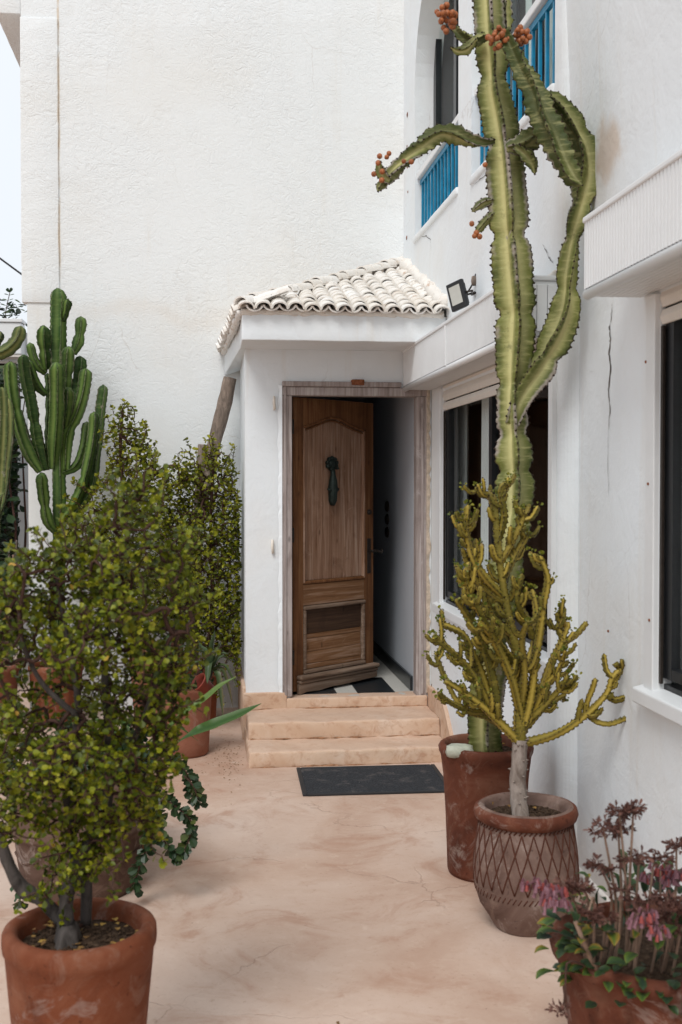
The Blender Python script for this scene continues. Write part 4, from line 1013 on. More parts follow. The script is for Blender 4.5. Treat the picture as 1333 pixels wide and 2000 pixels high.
def handle(m):
    m.tube([(DW - 0.052, -0.02, 0.955), (DW - 0.052, -0.065, 0.955), (DW - 0.03, -0.075, 0.962), (DW + 0.005, -0.075, 0.952), (DW + 0.03, -0.075, 0.94), (DW + 0.043, -0.072, 0.952), (DW + 0.038, -0.07, 0.968)], [0.009, 0.010, 0.010, 0.009, 0.009, 0.008, 0.006], 9)
    m.tube([(DW - 0.04, -0.075, 0.96), (DW - 0.085, -0.075, 0.962)], [0.009, 0.006], 8)
dpart('handle', 'iron', handle, 0, True)
dpart('lock_rose', 'iron', lambda m: m.tube([(DW - 0.05, -0.018, 1.245), (DW - 0.05, -0.036, 1.245)], [0.023, 0.017], 18), 0, True)
for v in (0.25, 1.1, 1.85):
    dpart('hinge', 'iron', lambda m: m.tube([(-0.006, -0.024, v - 0.05), (-0.006, -0.024, v + 0.05)], 0.008, 8), 0, True)

# ---- hip roof
E0 = (0.205, 7.235)                    # front left eave corner in plan
apex = (BAY, MW, 3.462)
ez = 2.845
slope = math.atan2(apex[2] - ez - 0.02, MW - E0[1])
slopeL = math.atan2(apex[2] - ez - 0.02, BAY - E0[0])
rs = MB()
A = (E0[0] + .035, E0[1] + .04, ez - 0.02); B = (BAY - 0.001, E0[1] + .04, ez - 0.02); Cc = (BAY - 0.001, MW - 0.001, apex[2] - 0.06); D_ = (E0[0] - .03, MW - 0.001, ez - 0.02)
rs.add([A, B, Cc, D_], [(0, 1, 2), (0, 2, 3)])
rs.build('roof_bed', 'mortar', porch)

def arc_tile(r0, r1, L, th=0.011, seg=7, full=math.pi * 1.02):
    m = MB()
    vs = []
    for y, r in ((0, r0), (L, r1)):
        for rr in (r, r - th):
            for k in range(seg + 1):
                a = math.pi / 2 - full / 2 + full * k / seg
                vs.append((rr * math.cos(a), y, rr * math.sin(a) * 0.82))
    n = seg + 1
    fs = []
    for k in range(seg):
        fs += [(k, k + 1, 2 * n + k + 1, 2 * n + k), (n + k, n + k + 1, 3 * n + k + 1, 3 * n + k), (k, k + 1, n + k + 1, n + k), (2 * n + k, 2 * n + k + 1, 3 * n + k + 1, 3 * n + k)]
    fs += [(0, n, 3 * n, 2 * n), (n - 1, 2 * n - 1, 4 * n - 1, 3 * n - 1)]
    m.add(vs, fs)
    return m

cov = arc_tile(0.055, 0.046, 0.25).build('roof_tile', 'tile', None, True)
pan = arc_tile(0.058, 0.050, 0.25, full=math.pi * 0.86).build('pan_tile', 'tile', None, True)
rid = arc_tile(0.060, 0.051, 0.22).build('ridge_tile', 'tile', None, True)
for o in (cov, pan, rid):
    o.parent = porch
    md = o.data
    try:
        md.set_sharp_from_angle(angle=R(50))
    except Exception:
        pass
first = {'roof_tile': cov, 'pan_tile': pan, 'ridge_tile': rid}
used = set()
def put(kind, m):
    if kind not in used:
        used.add(kind); o = first[kind]; o.matrix_local = Matrix.Translation(-porch.location) @ m
        return o
    return share(first[kind], kind, porch, m)
def jit(a, t):
    return Matrix.Rotation(rnd.uniform(-a, a), 4, 'Z') @ Matrix.Rotation(rnd.uniform(-a, a), 4, 'Y') @ Matrix.Translation((rnd.uniform(-t, t), rnd.uniform(-t * 3, t * 3), rnd.uniform(-t, t)))
hipY = lambda x: E0[1] + (x - E0[0]) / (BAY - E0[0]) * (MW - E0[1])
NC = 13
pitch = (BAY - 0.045 - 0.262) / (NC - 1)
CS = 0.108
zrise = lambda s: math.sin(slope) * s
for i in range(NC):
    x = 0.262 + pitch * i
    smax = (hipY(x) - E0[1]) / math.cos(slope)
    k = 0
    while k == 0 or k * CS + 0.10 < smax:
        s = k * CS - 0.035
        M0 = Matrix.Translation((x, E0[1] + s * math.cos(slope), ez + 0.018 + zrise(s))) @ Matrix.Rotation(slope - 0.055, 4, 'X')
        put('roof_tile', M0 @ jit(0.065, 0.006))
        k += 1
    if i < NC - 1:
        xp = x + pitch / 2
        smax = (hipY(xp) - E0[1]) / math.cos(slope)
        k = 0
        while k == 0 or k * 0.17 + 0.12 < smax:
            s = k * 0.17 - 0.03
            M0 = Matrix.Translation((xp, E0[1] + s * math.cos(slope), ez + 0.050 + zrise(s))) @ Matrix.Rotation(slope - 0.05, 4, 'X') @ Matrix.Rotation(math.pi, 4, 'Y')
            put('pan_tile', M0 @ jit(0.03, 0.003))
            k += 1
# hip ridge
ha = Vector((E0[0] + 0.03, E0[1] + 0.04, ez + 0.052)); hb = Vector((BAY - 0.03, MW - 0.03, apex[2] + 0.025))
hd = (hb - ha)
n = 17
hz = hd.normalized()
hx = hz.cross(Vector((0, 0, 1))).normalized()
hn = hx.cross(hz)
for i in range(n):
    p = ha + hd * (i / n) + Vector((0, 0, 0.004 * math.sin(i * 2.1)))
    M0 = Matrix(((hx.x, hz.x, hn.x, p.x), (hx.y, hz.y, hn.y, p.y), (hx.z, hz.z, hn.z, p.z), (0, 0, 0, 1)))
    put('ridge_tile', M0 @ Matrix.Rotation(-0.06, 4, 'X') @ jit(0.05, 0.006))
# left eave: the ends of the tiles on the hidden slope
for i in range(14):
    y = E0[1] + 0.115 + i * 0.112
    xe = E0[0] - 0.085 * (i / 13) - 0.005
    for k in range(2):
        s = k * 0.14 - 0.02
        M0 = Matrix.Translation((xe + s * math.cos(slopeL), y, ez + 0.012 - 0.085 * (i / 13) + s * math.sin(slopeL))) @ Matrix.Rotation(-math.pi / 2, 4, 'Z') @ Matrix.Rotation(slopeL - 0.05, 4, 'X')
        put('roof_tile', M0 @ jit(0.04, 0.004))
    M0 = Matrix.Translation((xe - 0.015, y + 0.056, ez + 0.045 - 0.085 * (i / 13))) @ Matrix.Rotation(-math.pi / 2, 4, 'Z') @ Matrix.Rotation(slopeL - 0.05, 4, 'X') @ Matrix.Rotation(math.pi, 4, 'Y')
    put('pan_tile', M0 @ jit(0.03, 0.003))
# mortar fillets along the walls and under the eave
def fillet(pts, r, name='mortar_fillet'):
    P, _ = spline(pts, 0.03)
    MB().tube(P, [r * (1 + 0.6 * mn.noise(p * 11)) for p in P], 10, wob=0.6).build(name, 'tile', porch, True)
fillet([(BAY - 0.01, 7.25, ez + 0.07), (BAY - 0.01, 8.0, ez + 0.07 + 0.75 * math.tan(slope)), (BAY - 0.012, MW, apex[2] + 0.05)], 0.042)
fillet([(0.30, MW - 0.005, ez + 0.11), (BAY, MW - 0.005, apex[2] + 0.06)], 0.03)
fillet([(0.23, 7.285, ez - 0.004), (0.9, 7.285, ez - 0.002), (BAY - 0.02, 7.285, ez - 0.002)], 0.022)
fillet([(0.225, 7.30, ez - 0.002), (0.15, MW - 0.02, ez - 0.085)], 0.022)
fillet([(BAY - 0.005, 4.93, 2.69), (BAY - 0.005, 5.3, 2.68)], 0.016)

# ================================================================ STEPS
steps = thing('entrance_steps', 'three worn pinkish plaster steps below the wooden door', 'steps', (0.9, 7.4, 0))
rough_block(0.262, 1.536, 6.985, 7.78, -0.02, 0.097, 0.011, 0.04, 0.018).build('step', 'step', steps, True)
rough_block(0.272, 1.537, 7.322, 7.79, 0.05, 0.208, 0.010, 0.04, 0.017).build('step', 'step', steps, True)
rough_block(0.545, 1.532, 7.745, 7.92, 0.15, 0.281, 0.004, 0.05, 0.012).build('step', 'step', steps, True)

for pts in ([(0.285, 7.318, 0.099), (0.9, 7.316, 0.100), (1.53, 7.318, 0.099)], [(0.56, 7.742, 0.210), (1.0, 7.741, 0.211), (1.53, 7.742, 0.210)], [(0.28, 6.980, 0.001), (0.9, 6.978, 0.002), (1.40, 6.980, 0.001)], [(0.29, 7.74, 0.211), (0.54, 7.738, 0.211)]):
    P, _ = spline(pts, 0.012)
    MB().tube(P, [0.006 * max(0.15, 0.6 + 1.6 * mn.noise(p * 13)) for p in P], 7, wob=0.7).build('brown_line', 'step_brown', steps, True)  # thin uneven brown lines along the foot of the risers
# ================================================================ DOORMAT
dm = thing('doormat', 'black woven doormat lying in front of the steps', 'doormat', (0.98, 6.6, 0))
MX = Matrix.Translation((0.972, 6.600, 0)) @ Matrix.Rotation(R(-1.2), 4, 'Z')
m = MB()
nx, ny = 24, 14
vs = [(-.42 + .84 * i / nx, -.30 + .60 * j / ny, 0.011 + 0.002 * mn.noise(Vector((i * .5, j * .5, 3)))) for j in range(ny + 1) for i in range(nx + 1)]
m.add(vs, [(j * (nx + 1) + i, j * (nx + 1) + i + 1, (j + 1) * (nx + 1) + i + 1, (j + 1) * (nx + 1) + i) for j in range(ny) for i in range(nx)])
m.box(-.42, .42, -.30, .30, 0.001, 0.008)
m.xf(MX).build('mat_pile', 'matting', dm)
for x in (-.428, .404):
    MB().box(x, x + .024, -.302, .302, 0.0015, 0.0145).xf(MX).build('edge_strip', 'wire', dm, bevel=0.003)
for y in (-.306, .290):
    MB().box(-.40, .40, y, y + .016, 0.0015, 0.0135).xf(MX).build('edge_strip', 'wire', dm, bevel=0.003)

# ================================================================ FLOODLIGHT
fl = thing('floodlight', 'small black floodlight on a wall bracket beside the tiled porch roof', 'floodlight', (BAY, 6.45, 2.83))
fc = Vector((1.424, 6.36, 2.818))
nd = Vector((-0.80, -0.58, -0.10)).normalized()       # the way the lamp faces
ld = Vector((0.20, 0.05, -0.33)); ld = (ld - nd * ld.dot(nd)).normalized()
sd_ = nd.cross(ld)
FM = Matrix(((sd_.x, ld.x, nd.x, fc.x), (sd_.y, ld.y, nd.y, fc.y), (sd_.z, ld.z, nd.z, fc.z), (0, 0, 0, 1)))
MB().box(-.060, .060, -.080, .080, -.016, .010).xf(FM).build('housing', 'black_metal', fl, bevel=0.006)
MB().box(-.040, .040, -.056, .050, .0105, .013).xf(FM).build('lens', 'lens', fl)
m = MB()
for i in range(7):
    m.box(-.05 + .0155 * i, -.045 + .0155 * i, -.06, .06, -.032, -.0165)
m.xf(FM).build('cooling_fins', 'black_metal', fl)
m = MB()
wp = Vector((BAY, 6.50, 2.845))
for q in (-.064, .064):
    m.tube([FM @ Vector((q, 0, -.01)), FM @ Vector((q * .9, -.01, -.07)), wp + Vector((-.012, q * .5, .01)), wp + Vector((-.002, q * .4, .01))], 0.006, 7)
m.tube([wp + Vector((-.01, -.035, .01)), wp + Vector((-.01, .035, .01))], 0.008, 7)
m.build('bracket', 'iron', fl, True)
MB().tube(spline([FM @ Vector((.0, .05, -.03)), FM @ Vector((.02, .085, -.06)), wp + Vector((-.06, 0, -.02)), wp + Vector((-.02, -.02, .06)), wp + Vector((.0, -.02, .12))], 0.02)[0], 0.005, 7).build('cable', 'wire', fl, True)
MB().lathe(wp + Vector((-.012, -.02, .05)), [(0.0001, 0), (.013, .004), (.016, .03), (.012, .055), (.0001, .06)], 10).build('cable_gland', 'log', fl, True)

# ================================================================ LEANING LOGS
bm_ = MISC['beam']
P, _ = spline(bm_ + [(-0.30, 8.66, 0.02)], 0.06)
m = MB().tube(P, [0.052 + 0.006 * mn.noise(p * 5) for p in P], 16, wob=0.12)
tag(m.build('log_post', 'log', None, True), 'tall weathered grey log leaning into the corner beside the porch', 'log', 'logs leaning beside the porch')
P, _ = spline(MISC['stump'] + [(-0.10, 8.6, 0.01)], 0.06)
m = MB().tube(P, [0.038 + 0.004 * mn.noise(p * 5) for p in P], 14, wob=0.12)
tag(m.build('log_post', 'log', None, True), 'short log just behind the tall one, its cut top at shrub height', 'log', 'logs leaning beside the porch')

# ================================================================ WING AT THE LEFT EDGE
wing = thing('garden_wing', 'low white wing with a shutter box, at the far left behind the cacti', 'building', (-1.9, 10.7, 0))
wall(MB(), 'y', 10.62, 0.2, -6.0, -1.30, 0, 3.12, [(-5.0, -1.69, 0.12, 2.86)]).build('wall', 'plaster', wing)
MB().box(-5.2, -1.615, 10.40, 10.615, 2.90, 3.18).build('shutter_box', 'alu', wing, bevel=0.01)
MB().box(-5.22, -1.605, 10.385, 10.60, 3.182, 3.215).build('box_cap', 'alu', wing, bevel=0.006)
MB().box(-5.19, -1.62, 10.41, 10.61, 2.878, 2.899).build('box_soffit', 'cream', wing)
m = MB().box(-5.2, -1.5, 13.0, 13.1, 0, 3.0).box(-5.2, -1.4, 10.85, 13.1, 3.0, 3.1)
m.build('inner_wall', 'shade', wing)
# overhead cable
c0, c1 = Vector(MISC['cable'][0]), Vector(MISC['cable'][2])
c0, c1 = c0 + (c0 - c1) * 9, c1 + (c1 - c0) * 0.9
pts = [c0.lerp(c1, i / 24) for i in range(25)]
tag(MB().tube(pts, 0.010, 6).build('overhead_cable', 'wire', None, True), 'thin black cable crossing the sky at the left edge', 'cable')

# ================================================================ POTS
POTG = 'clay plant pots in the courtyard'
def pot(c, prof, soil, label, mat, wob=0.012, inner=0.03, seg=48, soil_r=None):
    p = thing('plant_pot', label, 'plant pot', (c[0], c[1], 0), POTG)
    rim_r, rim_z = prof[-1]
    full = [(0.0001, prof[0][1])] + list(prof) + [(rim_r - inner * 0.5, rim_z + 0.008), (rim_r - inner, rim_z), (rim_r - inner - 0.004, rim_z - 0.02), (rim_r - inner - 0.01, soil - 0.04)]
    MB().lathe((c[0], c[1], 0), full, seg, wob).build('body', mat, p, True)
    m = MB()
    sr = (soil_r or rim_r - inner) + 0.004
    k, rn = 40, 9
    vs = [(c[0], c[1], soil + 0.012)]
    for i in range(1, rn + 1):
        for j in range(k):
            a = 2 * math.pi * j / k
            q = sr * i / rn
            x, y = c[0] + q * math.cos(a), c[1] + q * math.sin(a)
            vs.append((x, y, soil + 0.015 * (1 - (i / rn) ** 2) + 0.006 * mn.noise(Vector((x * 40, y * 40, 1))) + 0.008 * mn.noise(Vector((x * 14, y * 14, 5)))))
    fs = [(0, 1 + j, 1 + (j + 1) % k) for j in range(k)]
    fs += [(1 + (i - 1) * k + j, 1 + i * k + j, 1 + i * k + (j + 1) % k, 1 + (i - 1) * k + (j + 1) % k) for i in range(1, rn) for j in range(k)]
    m.add(vs, fs)
    m.build('soil', 'soil', p, True)
    return p

def clods(p, c, r, z, n, leaves):
    m = MB()
    for i in range(n):
        a, q = rnd.uniform(0, 6.28), r * math.sqrt(rnd.random())
        s = rnd.uniform(.003, .008)
        o = Vector((c[0] + q * math.cos(a), c[1] + q * math.sin(a), z + .015 * (1 - (q / r) ** 2) + .004))
        vs = [o + Vector((dx * s * rnd.uniform(.6, 1.3), dy * s * rnd.uniform(.6, 1.3), dz * s * rnd.uniform(.5, 1.))) for dx, dy, dz in ((1, 0, 0), (-1, 0, 0), (0, 1, 0), (0, -1, 0), (0, 0, 1), (0, 0, -1))]
        m.add(vs, [(0, 2, 4), (2, 1, 4), (1, 3, 4), (3, 0, 4), (2, 0, 5), (1, 2, 5), (3, 1, 5), (0, 3, 5)])
    m.build('soil_clods', 'soil', p, kind='stuff')
    m = MB()
    for i in range(leaves):
        a, q = rnd.uniform(0, 6.28), r * math.sqrt(rnd.random())
        o = Vector((c[0] + q * math.cos(a), c[1] + q * math.sin(a), z + .022))
        leaf(m, o, Vector((rnd.uniform(-1, 1), rnd.uniform(-1, 1), rnd.uniform(-.1, .2))), Vector((0, 0, 1)), rnd.uniform(.012, .02), .5, rnd.random())
    m.build('fallen_leaves', 'litter', p, attr=True, kind='stuff')

def leaf(m, o, d, nrm, L, wr, tone, fold=0.25):
    d = d.normalized()
    x = d.cross(nrm)
    if x.length < 1e-4:
        x = d.orthogonal()
    x.normalize()
    n = x.cross(d)
    w_ = L * wr
    pts = [(0, 0, 0), (.42, -.42, fold), (.80, -.46, fold), (1.0, 0, -.05), (.80, .46, fold), (.42, .42, fold)]
    m.add([o + d * (a * L) + x * (b * w_ * 2) + n * (c * w_) for a, b, c in pts], [(0, 1, 2, 3), (0, 3, 4, 5)], tone)

A0 = (-0.343, 3.15)
pa = pot(A0, [(0.150, 0.0), (0.158, 0.02), (0.172, 0.18), (0.187, 0.33), (0.196, 0.43), (0.2005, 0.484), (0.2065, 0.492), (0.2085, 0.510), (0.2075, 0.532), (0.203, 0.541)], 0.492, 'big orange terracotta pot nearest the camera at lower left holding the leafy bush', 'terra', 0.02, 0.034, 64)
clods(pa, A0, 0.16, 0.492, 420, 46)
B0 = (-0.545, 4.98)
pb = pot(B0, [(0.225, 0.0), (0.235, 0.03), (0.258, 0.14), (0.272, 0.24), (0.276, 0.262), (0.292, 0.272), (0.296, 0.286), (0.290, 0.30), (0.284, 0.312), (0.294, 0.40), (0.305, 0.47), (0.312, 0.485), (0.308, 0.50)], 0.45, 'wide greyish brown pot with a raised band, behind the nearest orange pot', 'terra_old', 0.02, 0.035, 60)
m = MB()
for i in range(72):
    a0, a1 = 2 * math.pi * i / 72, 2 * math.pi * (i + 1) / 72
    z0_, z1_ = 0.165 + 0.022 * abs(math.sin(a0 * 5)), 0.165 + 0.022 * abs(math.sin(a1 * 5))
    q = 0.264
    m.tube([(B0[0] + q * math.cos(a0), B0[1] + q * math.sin(a0), z0_), (B0[0] + q * math.cos(a1), B0[1] + q * math.sin(a1), z1_)], 0.006, 6)
m.build('relief_garland', 'terra_old', pb, True)
C0 = (-0.148, 7.42)
pc = pot(C0, [(0.155, 0.0), (0.168, 0.015), (0.172, 0.10), (0.180, 0.25), (0.188, 0.40), (0.196, 0.415), (0.198, 0.432), (0.193, 0.44)], 0.40, 'plain pink clay pot beside the left end of the steps', 'terra_pink', 0.015, 0.026)
D0 = (-1.545, 8.45)
pd = pot(D0, [(0.15, 0.03), (0.165, 0.045), (0.185, 0.25), (0.198, 0.39), (0.21, 0.405), (0.213, 0.43), (0.207, 0.442)], 0.40, 'pink clay pot on a saucer, cut by the left edge', 'terra_pink', 0.015, 0.028)
MB().lathe((D0[0], D0[1], 0), [(0.0001, 0.004), (0.18, 0.004), (0.205, 0.03), (0.215, 0.045), (0.207, 0.047), (0.19, 0.026), (0.0001, 0.026)], 40, 0.01).build('saucer', 'terra_red', pd, True)
E0p = (1.255, 4.99)
pe = pot(E0p, [(0.168, 0.0), (0.174, 0.02), (0.176, 0.12), (0.182, 0.28), (0.192, 0.44), (0.203, 0.53), (0.211, 0.548), (0.214, 0.566), (0.208, 0.578)], 0.535, 'tall narrow red clay pot against the wall holding the giant cactus', 'terra_red', 0.018, 0.026, 56)
clods(pe, E0p, 0.17, 0.535, 160, 4)
F0 = (1.256, 4.35)
fprof = [(0.118, 0.0), (0.128, 0.012), (0.150, 0.05), (0.182, 0.10), (0.200, 0.16), (0.206, 0.22), (0.203, 0.28), (0.194, 0.35), (0.185, 0.41), (0.184, 0.425), (0.198, 0.436), (0.203, 0.455), (0.198, 0.472), (0.190, 0.478)]
pf = pot(F0, fprof, 0.435, 'round bellied brown pot carved with diamonds, in front of the tall red pot', 'terra_carved', 0.035, 0.028, 72)
clods(pf, F0, 0.15, 0.435, 260, 8)
MB().lathe((F0[0], F0[1], 0.0), [(0.1845, 0.424), (0.199, 0.4345), (0.2055, 0.455), (0.200, 0.4745), (0.190, 0.481), (0.180, 0.479), (0.171, 0.472)], 72, 0.035).build('rim', 'terra_red', pf, True)
def frad(z):
    for (r0, z0), (r1, z1) in zip(fprof, fprof[1:]):
        if z0 <= z <= z1:
            return r0 + (r1 - r0) * (z - z0) / (z1 - z0)
    return fprof[0][0]
def fwob(a, z, q):
    return q * (1 + 0.035 * mn.noise(Vector((math.cos(a) * 1.3, math.sin(a) * 1.3, z * 4 + F0[0] * 7))))
m = MB()
for s in (-1, 1):
    for i in range(26):
        a0 = 2 * math.pi * i / 26
        pts = []
        for k in range(11):
            t = k / 10
            z = 0.412 - 0.225 * t
            a = a0 + s * 0.36 * t
            q = fwob(a, z, frad(z)) + 0.0005
            pts.append((F0[0] + q * math.cos(a), F0[1] + q * math.sin(a), z))
        m.tube(pts, [0.0026 + 0.0008 * rnd.random() for _ in pts], 5)
m.build('carved_diamonds', 'groove', pf, True, kind='stuff')
m, m2 = MB(), MB()
for i in range(60):
    a = 2 * math.pi * i / 60
    q0, q1 = fwob(a, .150, frad(.150)) + .0005, fwob(a + .07, .172, frad(.172)) + .0005
    m.tube([(F0[0] + q0 * math.cos(a), F0[1] + q0 * math.sin(a), .150), (F0[0] + q1 * math.cos(a + .07), F0[1] + q1 * math.sin(a + .07), .172)], 0.0024, 5)
    q0, q1 = fwob(a, .415, .186), fwob(a + .06, .424, .186)
    m2.tube([(F0[0] + q0 * math.cos(a), F0[1] + q0 * math.sin(a), .413), (F0[0] + q1 * math.cos(a + .06), F0[1] + q1 * math.sin(a + .06), .425)], 0.003, 5)
m2.build('rope_band', 'groove', pf, True, kind='stuff')
m.build('carved_band', 'groove', pf, True, kind='stuff')
G0 = (1.285, 3.06)
pg = pot(G0, [(0.22, 0.0), (0.235, 0.02), (0.265, 0.20), (0.288, 0.36), (0.298, 0.405), (0.312, 0.42), (0.318, 0.445), (0.310, 0.458)], 0.42, 'large red brown pot of flowering succulents at lower right corner', 'terra_red', 0.02, 0.035, 64)
H0 = (-0.36, 8.30)
ph = pot(H0, [(0.14, 0.0), (0.15, 0.02), (0.175, 0.35), (0.19, 0.53), (0.20, 0.545), (0.20, 0.57), (0.195, 0.58)], 0.54, 'clay pot glimpsed through leaves below the spire topped bush', 'terra_pink', 0.015, 0.026)
K0 = (-0.07, 8.22)
pk = pot(K0, [(0.13, 0.0), (0.14, 0.02), (0.155, 0.25), (0.165, 0.36), (0.172, 0.38), (0.168, 0.39)], 0.36, 'clay pot against the porch side wall under the climbing bush', 'terra', 0.015, 0.024)
I0 = (-1.085, 8.47)
pi_ = pot(I0, [(0.15, 0.0), (0.16, 0.02), (0.18, 0.25), (0.19, 0.38), (0.2, 0.395), (0.2, 0.42), (0.195, 0.43)], 0.39, 'clay pot in shade at the foot of the green candelabra cactus', 'terra', 0.015, 0.026)
# little red pot sunk at a tilt in the pink one
rp = thing('nursery_pot', 'small bright red nursery pot tilted on top of the pink pot', 'plant pot', (-0.01, 7.33, 0.44))
m = MB().lathe((0, 0, 0), [(0.0001, -0.08), (0.045, -0.08), (0.062, 0.02), (0.067, 0.02), (0.068, 0.032), (0.062, 0.032), (0.056, 0.0), (0.045, -0.06)], 28)
m.xf(Matrix.Translation((-0.03, 7.31, 0.465)) @ Matrix.Rotation(R(-48), 4, 'Y') @ Matrix.Rotation(R(20), 4, 'X'))
m.build('body', 'terra_red', rp, True)
rp.children[0].data.materials.clear()
MT['red'] = m_simple('red_plastic', (0.22, 0.038, 0.022), 0.6)
rp.children[0].data.materials.append(MT['red'])

# ================================================================ RIBBED STEMS
OCT = [(0, 2, 4), (2, 1, 4), (1, 3, 4), (3, 0, 4), (2, 0, 5), (1, 2, 5), (3, 1, 5), (0, 3, 5)]
def ribbed(pts, rad, n, depth=0.36, wav=0.10, lam=0.05, step=0.014, seed=0, spine=0.003, sp_mb=None, sp_gap=0.024, joints=(), round_top=True, twist=0.0, x0=(0, -1, 0), fine=True, flank_shade=None, lobes=0.0):
    P, us = spline(pts, step)
    N = len(P)
    rr = []
    for u in us:
        if isinstance(rad, (list, tuple)):
            i = min(int(u), len(rad) - 2); rr.append(rad[i] + (rad[i + 1] - rad[i]) * (u - i))
        else:
            rr.append(rad)
    L = [0.0]
    for i in range(1, N):
        L.append(L[-1] + (P[i] - P[i - 1]).length)
    tot = L[-1]
    h = math.pi / n
    prof = [(0, 1.0, 1.0), (0.16 * h, 0.86, 0.85), (0.55 * h, depth + 0.24 * (1 - depth), 0.35), (h, depth, 0.0), (1.45 * h, depth + 0.24 * (1 - depth), 0.35), (1.84 * h, 0.86, 0.85)] if fine else [(0, 1.0, 1.0), (0.6 * h, depth + 0.3 * (1 - depth), 0.4), (h, depth, 0.0), (1.4 * h, depth + 0.3 * (1 - depth), 0.4)]
    K = len(prof)
    m = MB()
    x = Vector(x0)
    ph = [rnd.uniform(0, 6.28) for _ in range(n)]
    rv = list(flank_shade) if flank_shade else [rnd.random() for _ in range(n)]
    vs, tn, rd = [], [], []
    acc = [rnd.uniform(0, sp_gap) for _ in range(n)]
    for i in range(N):
        d = (P[min(i + 1, N - 1)] - P[max(i - 1, 0)]).normalized()
        x = (x - d * x.dot(d))
        if x.length < 1e-4:
            x = d.orthogonal()
        x.normalize()
        y = d.cross(x)
        r = rr[i]
        if round_top and tot - L[i] < r * 1.1:
            q = 1 - (tot - L[i]) / (r * 1.1)
            r *= math.sqrt(max(0.02, 1 - q * q))
        for sj in joints:
            r *= 1 - 0.28 * math.exp(-((L[i] - sj * tot) / 0.03) ** 2)
        if lobes:
            r *= 1 - lobes + lobes * 1.25 * abs(math.sin(L[i] * math.pi / 0.115 + seed)) ** 0.6
        for k in range(n):
            ww = 1 + wav * math.sin(L[i] * 6.283 / lam + ph[k]) + wav * 1.6 * mn.noise(Vector((L[i] * 9, k * 5.3, seed)))
            for a, f, t in prof:
                e = ww if t > 0.6 else 1.0
                al = 2 * h * k + a + twist * L[i]
                kk = k if a <= h else (k + 1) % n
                if a > h and t > 0.6:
                    e = 1 + wav * math.sin(L[i] * 6.283 / lam + ph[kk]) + wav * 1.6 * mn.noise(Vector((L[i] * 9, kk * 5.3, seed)))
                q = r * f * e
                vs.append(P[i] + (x * math.cos(al) + y * math.sin(al)) * q)
                tn.append(t); rd.append(rv[k])
            if sp_mb is not None and i > 0:
                acc[k] += L[i] - L[i - 1]
                if acc[k] > sp_gap:
                    acc[k] = 0
                    al = 2 * h * k + twist * L[i]
                    o = P[i] + (x * math.cos(al) + y * math.sin(al)) * r * ww
                    s = spine * rnd.uniform(0.7, 1.3)
                    sp_mb.add([o + Vector(v) * s for v in ((1, 0, 0), (-1, 0, 0), (0, 1, 0), (0, -1, 0), (0, 0, 1), (0, 0, -1))], OCT)
    W = n * K
    fs = [(i * W + k, i * W + (k + 1) % W, (i + 1) * W + (k + 1) % W, (i + 1) * W + k) for i in range(N - 1) for k in range(W)]
    fs += [tuple(range(W - 1, -1, -1)), tuple((N - 1) * W + k for k in range(W))]
    m.add(vs, fs, tn, rd)
    return m

# ---- the giant cactus in front of the far window
tc_ = thing('tall_cactus', 'giant pale green ribbed cactus with drooping arms rising above the window', 'cactus', (E0p[0] - .03, E0p[1], 0.54))
sp = MB()
for i, (pts, rad, n) in enumerate(TALL_STEMS):
    main = i < 2
    if i == 0:
        pts = [(E0p[0] - .005, E0p[1] - .02, 0.50), (1.228, 4.91, 0.72), (1.232, 4.83, 0.95)] + list(pts[3:]); rad = list(rad)
    jn = [0.17, 0.29, 0.335, 0.385, 0.43, 0.49, 0.575, 0.67, 0.78, 0.86] if i == 0 else ([0.22, 0.42, 0.56, 0.66, 0.85] if i == 1 else [])
    mb = ribbed(pts, [q * (0.90 if main else 0.86) for q in rad], n, 0.24, 0.045 if main else 0.11, 0.030 if main else 0.040, 0.009, i, 0.0052 if main else 0.0044, sp, 0.021, jn, True, -0.03 if i == 0 else (5.5 if i == 3 else 2.0), (-0.08, -0.99, 0) if i == 0 else (0.4, -0.9, 0.2),
                flank_shade=([0.50, 0.6, 0.4, 0.02] if i == 0 else ([0.75, 0.9, 0.5, 0.25] if i == 1 else ([1.0, .95, .8, .75] if i == 2 else None))), lobes=0 if main else 0.17)  # flank tones paint in the light: lit pale left side, shaded arm darker
    mb.build('stem' if main else 'arm', 'tall', tc_, False, attr=True).data.shade_smooth()
sp.build('spines', 'spine', tc_, kind='stuff')
# fruit: round berries in bunches, each one a part
fm = MB()
vs, fs = [], []
for i in range(1, 5):
    for k in range(8):
        a, b = math.pi * i / 5, 2 * math.pi * k / 8
        vs.append((math.sin(a) * math.cos(b), math.sin(a) * math.sin(b), math.cos(a)))
fm.add([(0, 0, 1)] + vs + [(0, 0, -1)], [(0, 1 + k, 1 + (k + 1) % 8) for k in range(8)] + [(1 + i * 8 + k, 9 + i * 8 + k, 9 + i * 8 + (k + 1) % 8, 1 + i * 8 + (k + 1) % 8) for i in range(3) for k in range(8)] + [(33, 25 + (k + 1) % 8, 25 + k) for k in range(8)])
ffirst = fm.build('fruit', 'fruit', None, True)
ffirst.parent = tc_
fcount = 0
def fruit(p, r):
    global fcount
    o = ffirst
    if fcount:
        o = ffirst.copy(); COL.objects.link(o)
    fcount += 1
    o.matrix_local = Matrix.Translation(Vector(p) - tc_.location) @ Matrix.Rotation(rnd.uniform(0, 6), 4, 'X') @ Matrix.Rotation(rnd.uniform(0, 6), 4, 'Z') @ Matrix.Scale(r, 4)
